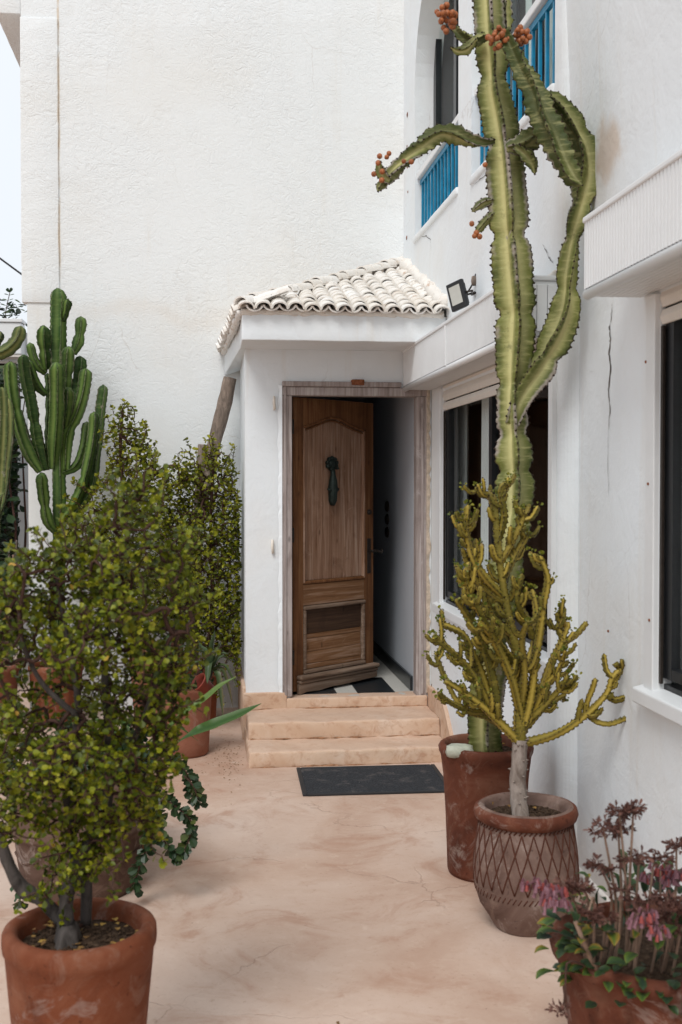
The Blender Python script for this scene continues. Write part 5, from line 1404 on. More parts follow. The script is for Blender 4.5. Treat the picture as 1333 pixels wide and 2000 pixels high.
for c, n, Rr in FRUIT_CLUSTERS:
    got = []
    tries = 0
    while len(got) < n * 1.6 and tries < 4000:
        tries += 1
        v = Vector((rnd.gauss(0, 1), rnd.gauss(0, 1) - .5, rnd.gauss(0, 1) + .2)).normalized() * Rr * rnd.uniform(0.55, 1.25)
        r = rnd.uniform(0.0105, 0.0138)
        if all((v - g).length > 0.019 for g in got):
            got.append(v); fruit(Vector(c) + v, r)
for p in FRUIT_SINGLE:
    fruit(p, rnd.uniform(0.010, 0.0125))

# stone on the soil of the tall pot
st = MB()
o = Vector((1.112, 4.885, 0.575))
for i in range(1, 7):
    for k in range(12):
        a, b = math.pi * i / 7, 2 * math.pi * k / 12
        v = Vector((math.sin(a) * math.cos(b) * .072, math.sin(a) * math.sin(b) * .05, math.cos(a) * .036))
        v = Vector((max(-.058, min(.06, v.x)), max(-.04, min(.04, v.y)), max(-.03, min(.026, v.z))))
        st.add([o + v * (1 + .22 * mn.noise(v * 30))], [])
st.f = [(i * 12 + k, i * 12 + (k + 1) % 12, i * 12 + 12 + (k + 1) % 12, i * 12 + 12 + k) for i in range(5) for k in range(12)] + [tuple(range(11, -1, -1)), tuple(60 + k for k in range(12))]
tag(st.build('stone', 'stone', None, True), 'pale green and white stone lying on the soil of the tall red pot', 'stone')

# ---- ochre candelabra plant
oc = thing('ochre_euphorbia', 'ochre yellow candelabra succulent branching from a pale trunk in the carved pot', 'succulent', (F0[0] - .03, F0[1], 0.44))
(tp, r0, r1) = OCHRE_BRANCHES[0]
tp = [(tp[0][0], F0[1] - .06, 0.42)] + tp[1:]
P, _ = spline(tp, 0.02)
m = MB().tube(P, [r0 * (1.0 + 0.15 * (1 - i / len(P))) for i in range(len(P))], 12, wob=0.2)
for i in range(44):
    q = rnd.choice(P); a = rnd.uniform(0, 6.28); dv = Vector((math.cos(a), math.sin(a), .2))
    m.tube([q + dv * r0 * .85, q + dv * (r0 * 1.12), q + dv * (r0 * 1.4)], [.006, .0045, .001], 5)
m.build('trunk', 'pale_bark', oc, True)
osp, tips = MB(), MB()
def obranch(pts, r0, r1, seed):
    n = len(pts)
    mb = ribbed(pts, [r0 + (r1 - r0) * i / (n - 1) for i in range(n)], 4, 0.62, 0.17, 0.021, 0.0065, seed, 0.0028, osp, 0.019, (), True, rnd.uniform(-3, 3), (rnd.uniform(-1, 1), -1, 0.1), False)
    mb.build('branch', 'ochre', oc, True, attr=True)
def tipleaves(p, d, n=6, s=0.016):
    for i in range(n):
        v = Vector((rnd.gauss(0, 1), rnd.gauss(0, 1), rnd.gauss(0, 1) + .6)).normalized()
        leaf(tips, Vector(p) + v * .008, v + Vector(d) * .6, Vector((rnd.uniform(-1, 1), -1, 1)), s * rnd.uniform(.6, 1.1), .42, rnd.random())
k = 0
for pts, r0, r1 in OCHRE_BRANCHES[1:]:
    pts = [Vector(p) for p in pts]
    obranch(pts, r0 * .9, r1 * .88, k); k += 1
    ax = (pts[-1] - pts[-2]).normalized()
    right = pts[-1].x > 1.45
    # short knobs towards the tip
    sp_, _ = spline(pts, 0.02)
    if not (right and len(pts) < 6):
        for j in range(rnd.choice((4, 5, 6, 7, 8))):
            i = int(len(sp_) * rnd.uniform(0.34, 0.97))
            i = min(max(i, 1), len(sp_) - 1)
            d = (sp_[i] - sp_[i - 1]).normalized()
            sd2 = d.cross(Vector((rnd.uniform(-.5, .5), -1, rnd.uniform(-.4, .4)))).normalized() * rnd.choice((-1, 1))
            sd2 = (sd2 + Vector((0, rnd.uniform(-.8, .5), 0))).normalized()
            Lk = rnd.uniform(0.028, 0.085)
            q1 = sp_[i] + (d * .55 + sd2 * .8) * Lk * .5
            q2 = q1 + (d * .5 + sd2 * .35 + Vector((0, 0, .5))) * Lk * .7
            obranch([sp_[i], q1, q2], r1 * .85, r1 * .72, k); k += 1
            if rnd.random() < .7 and not right:
                tipleaves(q2, d, 5, .014)
    if not right:
        tipleaves(pts[-1], ax, 9, .017)
osp.build('spines', 'spine', oc, kind='stuff')
tips.build('tip_leaves', 'tipleaf', oc, attr=True, kind='stuff')

# ---- green candelabra cactus by the back wall
gc = thing('candelabra_cactus', 'deep green candelabra cactus with many upright arms against the back wall', 'cactus', (I0[0], I0[1], 0.40))
sp = MB()
for i, (pts, r, n) in enumerate(GREEN_STEMS):
    if i == 0:
        pts = [(I0[0] + .005, I0[1], 0.36)] + list(pts)
    nn = 5 if r > .04 else 4
    L_ = [r * .62] + [r] * (len(pts) - 1) if i else [r * 1.15] * len(pts)
    jn = [rnd.uniform(.35, .6)] if rnd.random() < .6 else []
    if i == 18:
        jn = [.15, .3, .45, .6, .75, .9]
    ribbed(pts, L_, nn, 0.56, 0.05, 0.045, 0.014, i, 0.0034, sp, 0.030, jn, True, 0.25, (rnd.uniform(-.6, .6), -1, 0)).build('arm' if i else 'trunk', 'candel', gc, True, attr=True)
sp.build('spines', 'spine', gc, kind='stuff')

# ---- cactus cut by the left edge
ec = thing('edge_cactus', 'yellow green cactus at the left edge with a curved lobe before the shutter box', 'cactus', (D0[0], D0[1], 0.40))
sp = MB()
for i, (pts, r, n) in enumerate(EDGE_STEMS):
    pts = list(pts)
    if i < 2:
        pts = [(D0[0] + .02, D0[1] - .03, 0.36)] + pts
    ribbed(pts, [r * .8] + [r] * (len(pts) - 1), n, 0.42, 0.06, 0.06, 0.014, 40 + i, 0.0034, sp, 0.030, [], True, 0.2, (.5, -1, 0)).build('arm', 'edge', ec, True, attr=True)
sp.build('spines', 'spine', ec, kind='stuff')

# ================================================================ ELEPHANT BUSHES
def inside(poly, x, z):
    c = False
    n = len(poly)
    for i in range(n):
        x1, z1 = poly[i]; x2, z2 = poly[(i + 1) % n]
        if (z1 > z) != (z2 > z) and x < (x2 - x1) * (z - z1) / (z2 - z1) + x1:
            c = not c
    return c
def edge_dist(poly, x, z):
    best = 9
    n = len(poly)
    for i in range(n):
        x1, z1 = poly[i]; x2, z2 = poly[(i + 1) % n]
        dx, dz = x2 - x1, z2 - z1
        t = max(0, min(1, ((x - x1) * dx + (z - z1) * dz) / (dx * dx + dz * dz + 1e-9)))
        best = min(best, math.hypot(x - x1 - t * dx, z - z1 - t * dz))
    return best
def sample(poly, y0, depth, n, ylim=(-9, 9), seed=1, hole=0.0):
    r = random.Random(seed)
    xs = [p[0] for p in poly]; zs = [p[1] for p in poly]
    out = []
    while len(out) < n:
        x, z = r.uniform(min(xs), max(xs)), r.uniform(min(zs), max(zs))
        if not inside(poly, x, z):
            continue
        e = edge_dist(poly, x, z)
        dd = depth * min(1, (e / (depth * 0.9)) ** 0.55 + 0.10)
        y = y0 + r.uniform(-1, 1) * dd
        if not ylim[0] < y < ylim[1]:
            continue
        if hole and mn.noise(Vector((x, y, z)) * (5.5 if y0 < 5 else 4.0) + Vector((seed, 0, 0))) < -hole:
            continue
        out.append((x, y, z))
    return out
def shoots(poly, y0, depth, n, Ls, seed):
    r = random.Random(seed)
    cx = sum(p[0] for p in poly) / len(poly); cz = sum(p[1] for p in poly) / len(poly)
    out = []
    for _ in range(n):
        i = r.randrange(len(poly)); t = r.random()
        x = poly[i][0] + (poly[(i + 1) % len(poly)][0] - poly[i][0]) * t
        z = poly[i][1] + (poly[(i + 1) % len(poly)][1] - poly[i][1]) * t
        d = Vector((x - cx, r.gauss(0, .25), (z - cz) * .8 + r.uniform(-.1, .45))).normalized()
        L = r.uniform(*Ls); y = y0 + r.uniform(-depth, depth)
        for k in range(4):
            s = L * (k - .8) / 3
            out.append((x + d.x * s + r.gauss(0, .004), y + d.y * s, z + d.z * s + r.gauss(0, .004)))
    return out
def grow(trunks, targets, step, seed=1, sag=0.0):
    """greedy branching: every target is joined to the nearest node grown so far"""
    r = random.Random(seed)
    cap = 60000
    nod = np.zeros((cap, 3)); par = [-1] * cap; n = 0
    for pts in trunks:
        P, _ = spline(pts, step)
        base = -1
        if n:
            d = ((nod[:n] - np.array(P[0])) ** 2).sum(1); base = int(d.argmin())
        for p in P:
            nod[n] = p; par[n] = base; base = n; n += 1
    t0 = nod[:n].copy()
    T = np.array(targets)
    dist = np.array([np.sqrt(((t0 - t) ** 2).sum(1).min()) for t in T])
    for i in np.argsort(dist * (1 + 0.3 * np.array([r.random() for _ in T]))):
        t = T[i]
        d = ((nod[:n] - t) ** 2).sum(1)
        j = int(d.argmin()); L = math.sqrt(d[j])
        k = max(1, int(L / step))
        a = nod[j].copy()
        bend = np.array([r.gauss(0, 1), r.gauss(0, 1), r.gauss(0, 1)]) * L * 0.10
        b = j
        for q in range(1, k + 1):
            s = q / k
            nod[n] = a + (t - a) * s + bend * math.sin(math.pi * s) + np.array([0, 0, -sag * L * math.sin(math.pi * s)])
            par[n] = b; b = n; n += 1
            if n >= cap - 2:
                return nod[:n], par[:n]
    return nod[:n], par[:n]
def bush(root, trunks, targets, step, leafL, mat, tw=0.0011, thick=1.0, pairs=1, leaf_thr=26, seed=3, yellow=0.012, maxr=0.02):
    nod, par = grow(trunks, targets, step, seed, -0.08)
    n = len(nod)
    cnt = np.ones(n)
    for i in range(n - 1, -1, -1):
        if par[i] >= 0:
            cnt[par[i]] += cnt[i]
    rad = np.minimum(tw * np.power(cnt, 0.42) * thick, maxr)
    kids = [[] for _ in range(n)]
    for i in range(n):
        if par[i] >= 0:
            kids[par[i]].append(i)
    tw_ = MB()
    seen = set()
    stack = [i for i in range(n) if par[i] < 0]
    while stack:
        i = stack.pop()
        ch = [i]
        while kids[ch[-1]]:
            ks = sorted(kids[ch[-1]], key=lambda q: -cnt[q])
            stack += [q for q in ks[1:] if q not in seen]
            for q in ks[1:]:
                seen.add(q)
            ch.append(ks[0])
        if par[i] >= 0:
            ch = [par[i]] + ch
        if len(ch) > 1:
            rr = [float(rad[q]) for q in ch]
            if par[ch[0] if par[i] < 0 else i] >= 0:
                rr[0] = rr[1]
            big = max(rr) > 0.006
            tw_.tube([nod[q] for q in ch], rr, 7 if big else 4)
    tw_.build('twigs', 'twig', root, True)
    lv = MB()
    r = random.Random(seed + 5)
    for i in range(n):
        if cnt[i] > leaf_thr or par[i] < 0:
            continue
        p = Vector(nod[i]); d = (p - Vector(nod[par[i]]))
        if d.length < 1e-6:
            continue
        d.normalize()
        cl = 0.5 + 0.5 * mn.noise(p * 7) + 0.25 * mn.noise(p * 23)
        for q in range(pairs):
            ax = d.cross(Vector((r.gauss(0, 1), r.gauss(0, 1), r.gauss(0, 1)))).normalized()
            for s in (-1, 1):
                if r.random() < 0.06:
                    continue
                dv = (ax * s + d * 0.45 + Vector((0, 0, 0.25))).normalized()
                tone = max(0.02, min(0.90, 0.08 + 0.56 * cl + r.uniform(-.32, .32)))
                if r.random() < yellow:
                    tone = r.uniform(0.93, 1.0)
                leaf(lv, p + dv * (float(rad[i]) + .001), dv, Vector((r.gauss(0, .6), r.gauss(0, .6) - .3, 1)), leafL * r.uniform(.5, 1.25), .44, tone, 0.18)
        if not kids[i]:
            for q in range(3):
                dv = (d + Vector((r.gauss(0, .5), r.gauss(0, .5), r.gauss(0, .5)))).normalized()
                leaf(lv, p, dv, Vector((r.gauss(0, .6), r.gauss(0, .6) - .3, 1)), leafL * r.uniform(.55, .9), .44, min(.92, .5 + .5 * cl), 0.18)
    lv.build('foliage', mat, root, attr=True, kind='stuff')

fbsh = thing('elephant_bush', 'big leafy elephant bush spilling over the nearest orange pot', 'shrub', (A0[0], A0[1], 0.5), 'small leaved succulent bushes')
for pts, rads in FRONT_TRUNKS:
    P, us = spline(pts, 0.018)
    rr = []
    for u in us:
        i = min(int(u), len(rads) - 2); rr.append(rads[i] + (rads[i + 1] - rads[i]) * (u - i))
    nm = 'trunk' if rads[0] > .012 else 'limb'
    MB().tube(P, [max(.002, q * (1 + .18 * mn.noise(p * 22))) for q, p in zip(rr, P)], 11, wob=0.16).build(nm, 'bark', fbsh, True)
m = MB().lathe((-0.372, 3.12, 0.47), [(0.050, 0.0), (0.040, 0.025), (0.033, 0.05), (0.028, 0.075), (0.020, 0.09)], 18, 0.8)
m.build('root_flare', 'bark', fbsh, True)
tg = sample(FRONT_POLY, 3.16, 0.27, 3500, seed=5, hole=0.20)
tg += shoots(FRONT_POLY, 3.16, 0.16, 75, (.05, .14), 31)
bush(fbsh, [p for p, _ in FRONT_TRUNKS], tg, 0.0130, 0.0190, 'bush', 0.0011, 1.0, 1, 60, 3, 0.012, 0.006)

sb = thing('elephant_bush', 'elephant bush with a tall leafy spire against the back wall', 'shrub', (H0[0], H0[1], 0.55), 'small leaved succulent bushes')
tg = sample(SPIRE_POLY, 8.32, 0.26, 2400, (7.9, 8.75), seed=9, hole=0.20)
tg += shoots(SPIRE_POLY, 8.32, 0.2, 40, (.08, .2), 33)
sptr = [(H0[0], H0[1], .54)] + list(SPIRE_TRUNK[1:])
bush(sb, [sptr, ARCH_TWIG], tg, 0.022, 0.030, 'bush2', 0.0016, 1.0, 1, 60, 13, 0.004, 0.012)
pbsh = thing('elephant_bush', 'elephant bush climbing beside the logs and hanging along the porch side wall', 'shrub', (K0[0], K0[1], 0.37), 'small leaved succulent bushes')
tg = sample(POST_POLY, 8.18, 0.24, 2300, (7.95, 8.6), seed=21, hole=0.22)
tg += shoots(POST_POLY, 8.18, 0.15, 40, (.08, .2), 35)
tg = [(min(x, 0.232), y, z) for x, y, z in tg]
ptr = [(K0[0], K0[1], .36)] + list(POST_TRUNK[1:])
bush(pbsh, [ptr], tg, 0.021, 0.028, 'bush2', 0.0016, 1.0, 1, 60, 17, 0.004, 0.012)

# ================================================================ TRAILING AND LEAFY SUCCULENTS
def strap(m, pts, widths, tone0=0.3, tone1=0.3, fold=0.25, up=(0, 0, 1), step=0.02):
    P, us = spline(pts, step)
    N = len(P)
    vs, tn = [], []
    for i in range(N):
        d = (P[min(i + 1, N - 1)] - P[max(i - 1, 0)]).normalized()
        x = d.cross(Vector(up)).normalized()
        nn = x.cross(d)
        k = min(int(us[i]), len(widths) - 2)
        w_ = widths[k] + (widths[k + 1] - widths[k]) * (us[i] - k)
        t = tone0 + (tone1 - tone0) * i / (N - 1)
        vs += [P[i] - x * w_ + nn * w_ * fold, P[i] - x * w_ * .5 + nn * w_ * fold * .3, P[i], P[i] + x * w_ * .5 + nn * w_ * fold * .3, P[i] + x * w_ + nn * w_ * fold]
        tn += [t + .15, t, max(0, t - .15), t, t + .15]
    m.add(vs, [(i * 5 + k, i * 5 + k + 1, i * 5 + k + 6, i * 5 + k + 5) for i in range(N - 1) for k in range(4)], tn)
    return m

kb = thing('trailing_kalanchoe', 'dark leaved succulent trailing from the wide banded pot over its right side', 'succulent', (B0[0], B0[1], 0.46))
m_st, k_ = MB(), 0
kl = MB()
trails = [MISC['kalb']] + MISC['trail']
def succ_leaves(m, P, gap, L, tone):
    acc = 0
    for i in range(1, len(P)):
        acc += (P[i] - P[i - 1]).length
        if acc > gap:
            acc = 0
            d = (P[i] - P[i - 1]).normalized()
            ax = d.cross(Vector((rnd.gauss(0, 1), rnd.gauss(0, 1), rnd.gauss(0, 1)))).normalized()
            for s in (-1, 1):
                leaf(m, P[i], ax * s + d * .7, Vector((rnd.gauss(0, .5), -1, rnd.gauss(0, .8))), L * rnd.uniform(.7, 1.15), .36, min(1, max(0, tone + rnd.uniform(-.3, .3))), .35)
starts = []
for t in trails:
    t = [Vector(q) for q in t]
    if t[0].z < .40 and t[0].x > -.3:
        t = [Vector((B0[0] + .25, B0[1] - .14, .50)), Vector((B0[0] + .31, B0[1] - .17, .47))] + t
    P, _ = spline(t, 0.012)
    m_st.tube(P, 0.0035, 6)
    succ_leaves(kl, P[3:], 0.012, 0.044, .40)
for i in range(62):                                  # leafy shoots over the rim
    a = rnd.uniform(0, 6.28); q = rnd.uniform(.05, .27)
    o = Vector((B0[0] + q * math.cos(a), B0[1] + q * math.sin(a), .455))
    out_ = Vector((math.cos(a), math.sin(a), 0))
    t = [o, o + out_ * .05 + Vector((0, 0, rnd.uniform(.06, .16))), o + out_ * rnd.uniform(.08, .16) + Vector((rnd.uniform(-.04, .04), 0, rnd.uniform(.02, .22)))]
    P, _ = spline(t, .012)
    m_st.tube(P, .0032, 5)
    succ_leaves(kl, P[2:], .015, .042, .35)
m_st.build('stems', 'twig', kb, True, kind='stuff')
kl.build('foliage', 'succ', kb, attr=True, kind='stuff')

bl = thing('strap_leaf_plant', 'plant with long green strap leaves reaching out toward the steps', 'plant', (-0.32, 5.6, 0.0))
lb = strap(MB(), MISC['bladeA'][:0] + [(-0.33, 5.25, 0.42)] + [tuple(q) for q in MISC['bladeA']], [0.012, 0.022, 0.030, 0.024, 0.001], .05, .2, .3, (0.1, -.55, 1)).build('leaf', 'blade', bl, True, attr=True)
strap(MB(), [(-0.33, 5.40, 0.45)] + [tuple(q) for q in MISC['bladeB']], [0.010, 0.016, 0.017, 0.013, 0.001], .75, .9, .4, (0.1, -.6, 1)).build('leaf', 'blade', bl, True, attr=True)
for i in range(8):
    a = R(100 + i * 32)
    o = Vector((-0.36, 5.5, 0.30))
    strap(MB(), [o, o + Vector((math.cos(a) * .10, math.sin(a) * .06, .20)), o + Vector((math.cos(a) * .26, math.sin(a) * .16, .30)), o + Vector((math.cos(a) * .40, math.sin(a) * .22, .24))], [.012, .022, .018, .001], .1, .4, .3).build('leaf', 'blade', bl, True, attr=True)
bp = pot((-0.36, 5.5), [(0.09, 0.0), (0.10, 0.015), (0.125, 0.25), (0.135, 0.30), (0.142, 0.31), (0.14, 0.33)], 0.30, 'small clay pot of the strap leaved plant, hidden behind the nearest bush', 'terra', 0.015, 0.02)

al = thing('aloe_plant', 'grey green aloe with curling reddish lower leaves in the pink pot by the steps', 'aloe', (C0[0], C0[1], 0.42))
ao = Vector((0.035, 7.36, 0.55))
spec = [((0.02, -.02, .20), .02, .0), ((.10, -.03, .10), .0, .2), ((-.09, -.02, .12), .02, .1), ((.05, -.06, .14), .03, 0), ((.13, -.04, -.02), -.12, .6), ((.06, -.08, -.10), -.28, .9), ((-.02, -.08, .02), -.16, .3), ((.11, -.06, -.06), -.26, 1.0), ((-.07, .05, .13), .05, .1), ((-.14, -.04, .02), -.08, .5), ((.12, .03, .06), -.03, .1)]
for (d, dz, tn) in spec:
    d = Vector(d)
    mid = ao + d * .6 + Vector((0, 0, .04))
    end = ao + d * 1.25 + Vector((0, 0, dz * .6))
    strap(MB(), [ao + d * .05, mid, ao + d * 1.0 + Vector((0, 0, dz * .25)), end], [.020, .024, .017, .001], .2 + tn * .4, .3 + tn * .5, .55).build('leaf', 'aloe', al, True, attr=True)
MB().tube([(-0.03, 7.40, .40), (0.02, 7.37, .50), ao], [.016, .018, .016], 8).build('stem', 'bark', al, True)
av = Vector((-0.27, 7.25, 0.56))
aq = thing('aloe_plant', 'broad bluish green aloe rosette seen through the bush left of the pink pot', 'aloe', (-.27, 7.3, .42))
for i in range(11):
    a = R(i * 33 + 10)
    d = Vector((math.cos(a), math.sin(a), .5 + .4 * (i % 3)))
    strap(MB(), [av, av + d * .07 + Vector((0, 0, .02)), av + d * .15, av + d * .22 + Vector((0, 0, -.05))], [.022, .030, .022, .001], .1, .35, .5).build('leaf', 'aloe', aq, True, attr=True)
MB().tube([(-.24, 7.38, .39), (-.26, 7.30, .48), av], .014, 8).build('stem', 'bark', aq, True)
# small succulents over the rim of the pink pot
ms_ = MB()
for i in range(40):
    a = rnd.uniform(0, 6.28); q = rnd.uniform(.02, .18)
    o = Vector((C0[0] + q * math.cos(a), C0[1] + q * math.sin(a), .405))
    P, _ = spline([o, o + Vector((rnd.uniform(-.03, .03), rnd.uniform(-.04, .02), .05)), o + Vector((rnd.uniform(-.06, .06), rnd.uniform(-.06, .02), rnd.uniform(.04, .12)))], .01)
    succ_leaves(ms_, P, .014, .026, .5)
gsx = ms_.build('ground_succulent', 'succ', None, attr=True, kind='stuff')
tag(gsx, 'low small leaved succulents carpeting the soil of the pink pot', 'succulent')

# ---- left edge: tall stalks with paddle leaves, and the dark growth behind
le = thing('leafy_succulent', 'grey stalked succulent with paddle leaves standing in the left edge pot', 'succulent', (D0[0], D0[1], .4))
for i in range(5):
    x, y = D0[0] + rnd.uniform(-.10, .13), D0[1] + rnd.uniform(-.12, .08)
    h_ = rnd.uniform(.5, 1.0)
    t = [Vector((x, y, .39)), Vector((x + .02, y - .02, .39 + h_ * .5)), Vector((x + rnd.uniform(-.05, .08), y - .04, .39 + h_))]
    P, _ = spline(t, .02)
    MB().tube(P, [.013 - .006 * j / len(P) for j in range(len(P))], 8, wob=.2).build('stalk', 'stalk' if i % 2 else 'pale_bark', le, True)
    mm = MB()
    for j in range(16):
        p = P[int(len(P) * rnd.uniform(.45, .99))]
        a = rnd.uniform(0, 6.28)
        leaf(mm, p, Vector((math.cos(a), math.sin(a), rnd.uniform(-.3, .8))), Vector((0, 0, 1)), rnd.uniform(.06, .12), .28, rnd.uniform(0, .6), .3)
    mm.build('leaf_cluster', 'succ', le, attr=True, kind='stuff')
def leafy_mass(name, label, cat, box, n, L, mat, stems=10, grp=None):
    t = thing(name, label, cat, ((box[0] + box[1]) / 2, (box[2] + box[3]) / 2, box[4]), grp)
    r = random.Random(n)
    lm, sm = MB(), MB()
    for i in range(stems):
        x, y = r.uniform(box[0], box[1]), r.uniform(box[2], box[3])
        sm.tube([(x, y, box[4]), (x + r.uniform(-.1, .1), y, (box[4] + box[5]) / 2), (x + r.uniform(-.2, .2), y + r.uniform(-.1, .1), box[5] - .1)], [.015, .011, .004], 6)
    for i in range(n):
        p = Vector((r.uniform(box[0], box[1]), r.uniform(box[2], box[3]), box[4] + (box[5] - box[4]) * math.sqrt(r.random())))
        if mn.noise(p * 3.2) < -.12:
            continue
        leaf(lm, p, Vector((r.gauss(0, 1), r.gauss(0, 1) - .4, r.gauss(0, .6))), Vector((r.gauss(0, .5), -.5, 1)), L * r.uniform(.6, 1.2), .30, r.random(), .25)
    sm.build('stems', 'twig', t, True, kind='stuff')
    lm.build('foliage', mat, t, attr=True, kind='stuff')
    return t
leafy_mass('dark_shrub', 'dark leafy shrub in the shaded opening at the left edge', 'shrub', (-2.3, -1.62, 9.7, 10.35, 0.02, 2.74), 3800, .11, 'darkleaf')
leafy_mass('roof_creeper', 'leafy creeper growing along the roof top at the far left', 'plant', (-2.5, -1.66, 10.5, 10.9, 3.20, 3.42), 210, .075, 'darkleaf', 4)
rs_ = thing('roof_sprig', 'slender leafy sprig standing up against the sky at the left edge', 'plant', (MISC['sprig'][0][0], 10.6, 3.2))
s0 = [Vector((a, 10.6, 1.75 + (c - 1.75) * .964)) for a, b, c in [(-1.80, 0, 3.24), (-1.775, 0, 3.40), (-1.745, 0, 3.54)]]
P, _ = spline(s0, .012)
MB().tube(P, .004, 6).build('stem', 'bush_stem' if 'bush_stem' in MT else 'twig', rs_, True)
mm = MB()
for i in range(2, len(P), 4):
    for s in (-1, 1):
        leaf(mm, P[i], Vector((s, rnd.uniform(-.4, .4), .25)), Vector((0, -.6, 1)), .075 * (1.15 - .6 * i / len(P)), .24, rnd.uniform(.3, .9), .2)
for i in range(5):
    leaf(mm, P[-1], Vector((rnd.uniform(-1, 1), rnd.uniform(-.5, .5), .9)), Vector((0, -1, .3)), .05, .22, .6)
mm.build('leaf_pairs', 'darkleaf', rs_, attr=True)

# ================================================================ FLOWERING SUCCULENTS, lower right
kf = thing('flowering_kalanchoe', 'flowering kalanchoe with pink bells and dried brown heads on tall stalks', 'succulent', (G0[0], G0[1], .42))
def head(p, pink, d=Vector((0, 0, 1)), scale=1.0):
    m = MB()
    n = 17 if pink else 14
    p = Vector(p)
    for i in range(n):
        a = rnd.uniform(0, 6.28)
        if pink:
            u = Vector((math.cos(a), math.sin(a), rnd.uniform(-.2, .9))).normalized()
            b = p + u * rnd.uniform(.010, .034) * scale
            dn = Vector((u.x * .35, u.y * .35, -1)).normalized()
            L = rnd.uniform(.017, .026) * scale
            m.tube([p, b], .0009, 4, .2)
            m.tube([b, b + dn * L * .3, b + dn * L * .85, b + dn * L], [.002 * scale, .0042 * scale, .005 * scale, .0065 * scale], 6, rnd.choice((rnd.random() * .6, rnd.random() * .6, 1.0)))
        else:
            u = Vector((math.cos(a), math.sin(a), rnd.uniform(-.35, .65))).normalized()
            b = p + u * rnd.uniform(.012, .024) * scale
            m.tube([p, b], .0011, 4, .3)
            for q in range(3):
                v = (u + Vector((rnd.gauss(0, .5), rnd.gauss(0, .5), rnd.gauss(0, .5)))).normalized()
                leaf(m, b, v, Vector((rnd.gauss(0, 1), rnd.gauss(0, 1), 1)), rnd.uniform(.012, .024) * scale, .2, rnd.random(), .3)
    m.build('flower_head', 'pinkflower' if pink else 'brownflower', kf, attr=True)
for i, (top, mid, c) in enumerate(FLOWER_STEMS):
    top, mid = Vector(top), Vector(mid)
    gx = max(G0[0] - .25, min(G0[0] + .22, mid.x + rnd.uniform(-.03, .03)))
    base = Vector((gx, mid.y + .05, .42))
    P, _ = spline([base, mid, top], .02)
    MB().tube(P, [.0050 - .0022 * j / len(P) for j in range(len(P))], 7).build('stalk', 'stalk', kf, True)
    head(top, c)
    for q in range(2):
        head(top + Vector((rnd.uniform(-.034, .034), rnd.uniform(-.03, .02), rnd.uniform(-.022, .012))), c, scale=.85)
for (x, z, y) in ((1.19, .60, 2.86), (1.24, .585, 2.84), (1.05, .60, 2.88), (1.145, .625, 2.9), (1.29, .60, 2.88), (1.10, .665, 2.9), (1.22, .62, 2.86)):
    head((x, y, z), rnd.random() < .3)
    P, _ = spline([(x, y + .06, .42), (x, y + .02, .52), (x, y, z)], .02)
    MB().tube(P, .004, 6).build('stalk', 'stalk', kf, True)
# hanging stalk outside the rim
hs = [Vector((G0[0] - .24, G0[1] - .14, .44)), Vector((G0[0] - .315, G0[1] - .19, .49))] + [Vector(q) for q in HANG_STEM]
MB().tube(spline(hs, .02)[0], .003, 6).build('stalk', 'twig', kf, True)
head(HANG_STEM[-1], False, scale=1.0)
# leaves: a few shapes shared by all
lmeshes = []
for i in range(4):
    mm = MB()
    strap(mm, [(0, 0, 0), (0, .4, .04 + .02 * i), (0, .75, .06), (0, 1.0, -.04 * i)], [.07, .24 + .03 * i, .26, .03], .12 + .22 * i, .35 + .2 * i, .3, step=.12)
    o = mm.build('leaf', 'paddle', None, True, attr=True)
    o.parent = kf
    lmeshes.append(o)
placed = [0] * 4
def kleaf(p, d, L, k):
    d = Vector(d).normalized()
    x = d.cross(Vector((rnd.uniform(-.3, .3), rnd.uniform(-.6, .1), 1))).normalized()
    n_ = x.cross(d)
    M0 = Matrix(((x.x, d.x, n_.x, p[0]), (x.y, d.y, n_.y, p[1]), (x.z, d.z, n_.z, p[2]), (0, 0, 0, 1))) @ Matrix.Scale(L, 4)
    o = lmeshes[k]
    if placed[k]:
        o = lmeshes[k].copy(); COL.objects.link(o)
    placed[k] += 1
    o.matrix_local = Matrix.Translation(-kf.location) @ M0
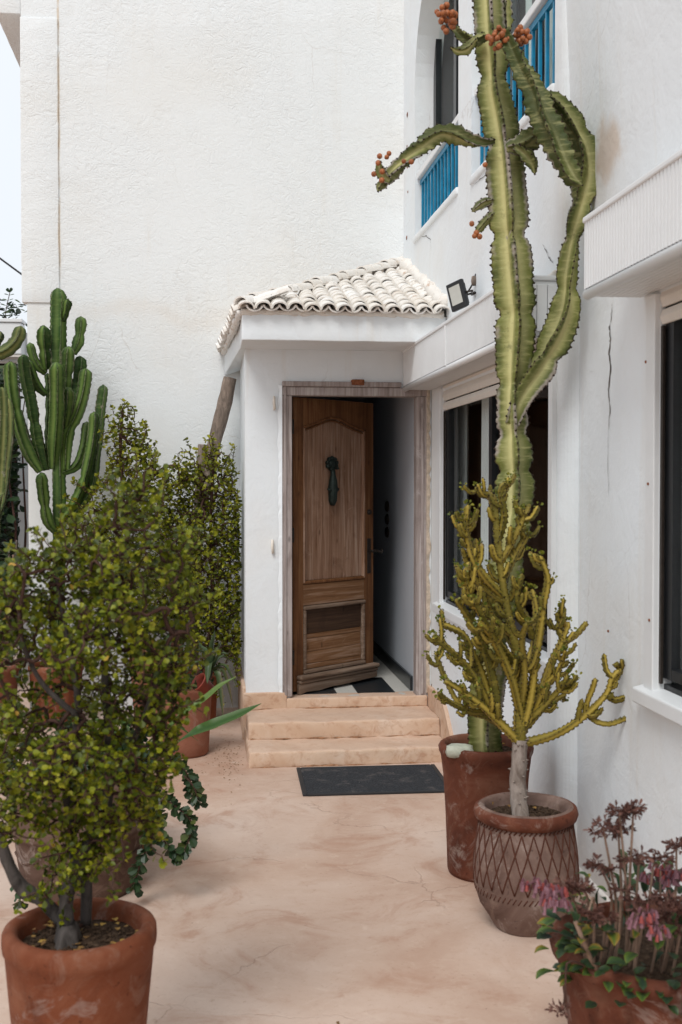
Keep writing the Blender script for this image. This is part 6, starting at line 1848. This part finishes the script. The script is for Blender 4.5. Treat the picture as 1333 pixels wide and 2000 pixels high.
for i in range(298):
    a = rnd.uniform(0, 6.28) if i < 170 else rnd.uniform(math.pi * .95, math.pi * 1.95)
    q = .30 * math.sqrt(rnd.random()) if i < 170 else rnd.uniform(.24, .35)
    x, y = G0[0] + q * math.cos(a), G0[1] + q * math.sin(a)
    z = .425 + rnd.uniform(0, .23) * (1 - q * 1.2) if i < 170 else .445 + rnd.uniform(-.09, .16) * (1 if q < .30 else .55)
    edge = q > .21
    kleaf((x, y, z), (math.cos(a) * (.9 if edge else .45) + rnd.gauss(0, .3), math.sin(a) * (.9 if edge else .45) + rnd.gauss(0, .3), rnd.uniform(-.35, .5) if edge else rnd.uniform(.4, 1.4)), rnd.uniform(.034, .064), rnd.choice((0, 0, 0, 1, 1, 2, 2, 3) if edge else (0, 0, 0, 0, 1, 1)))
for i in range(0):
    pass
# little shoot leaning out on the left with pink heads above it
for i in range(12):
    t = i / 11
    p = Vector((G0[0] - .26 - .075 * t, G0[1] - .18 - .05 * t, .455 + .16 * t))
    a = i * 2.4
    kleaf(p, (math.cos(a), math.sin(a), .3), .042, rnd.choice((0, 1, 3)))
MB().tube([(G0[0] - .23, G0[1] - .15, .42), (G0[0] - .28, G0[1] - .19, .50), (G0[0] - .335, G0[1] - .23, .615)], .006, 7).build('stalk', 'stalk', kf, True)

# ================================================================ LITTER ON THE TERRACE
for (x, y, s, lab) in ((-0.585, 3.42, .013, 'small dry brown leaf on the floor left of the nearest pot'), (0.425, 3.62, .010, 'tiny dry brown scrap on the floor in the middle foreground')):
    mm = MB()
    for i in range(4):
        leaf(mm, Vector((x, y, .004)), Vector((rnd.gauss(0, 1), rnd.gauss(0, 1), .15)), Vector((0, 0, 1)), s * rnd.uniform(.8, 1.4), .4, .2 * rnd.random(), .4)
    tag(mm.build('dry_leaf', 'litter', None, attr=True), lab, 'dry leaf')
mm = MB()
for i in range(150):
    x, y = rnd.gauss(.14, .09), rnd.gauss(7.2, .35)
    if x > .235 or y > 8.6 or math.hypot(x - C0[0], y - C0[1]) < .19:
        continue
    leaf(mm, Vector((x, y, .003)), Vector((rnd.gauss(0, 1), rnd.gauss(0, 1), .1)), Vector((0, 0, 1)), rnd.uniform(.006, .014), .4, .3 * rnd.random(), .3)
o = mm.build('leaf_litter', 'litter', None, attr=True)
o['kind'] = 'stuff'; o['label'] = 'tiny dry leaves scattered on the floor between the pink pot and steps'
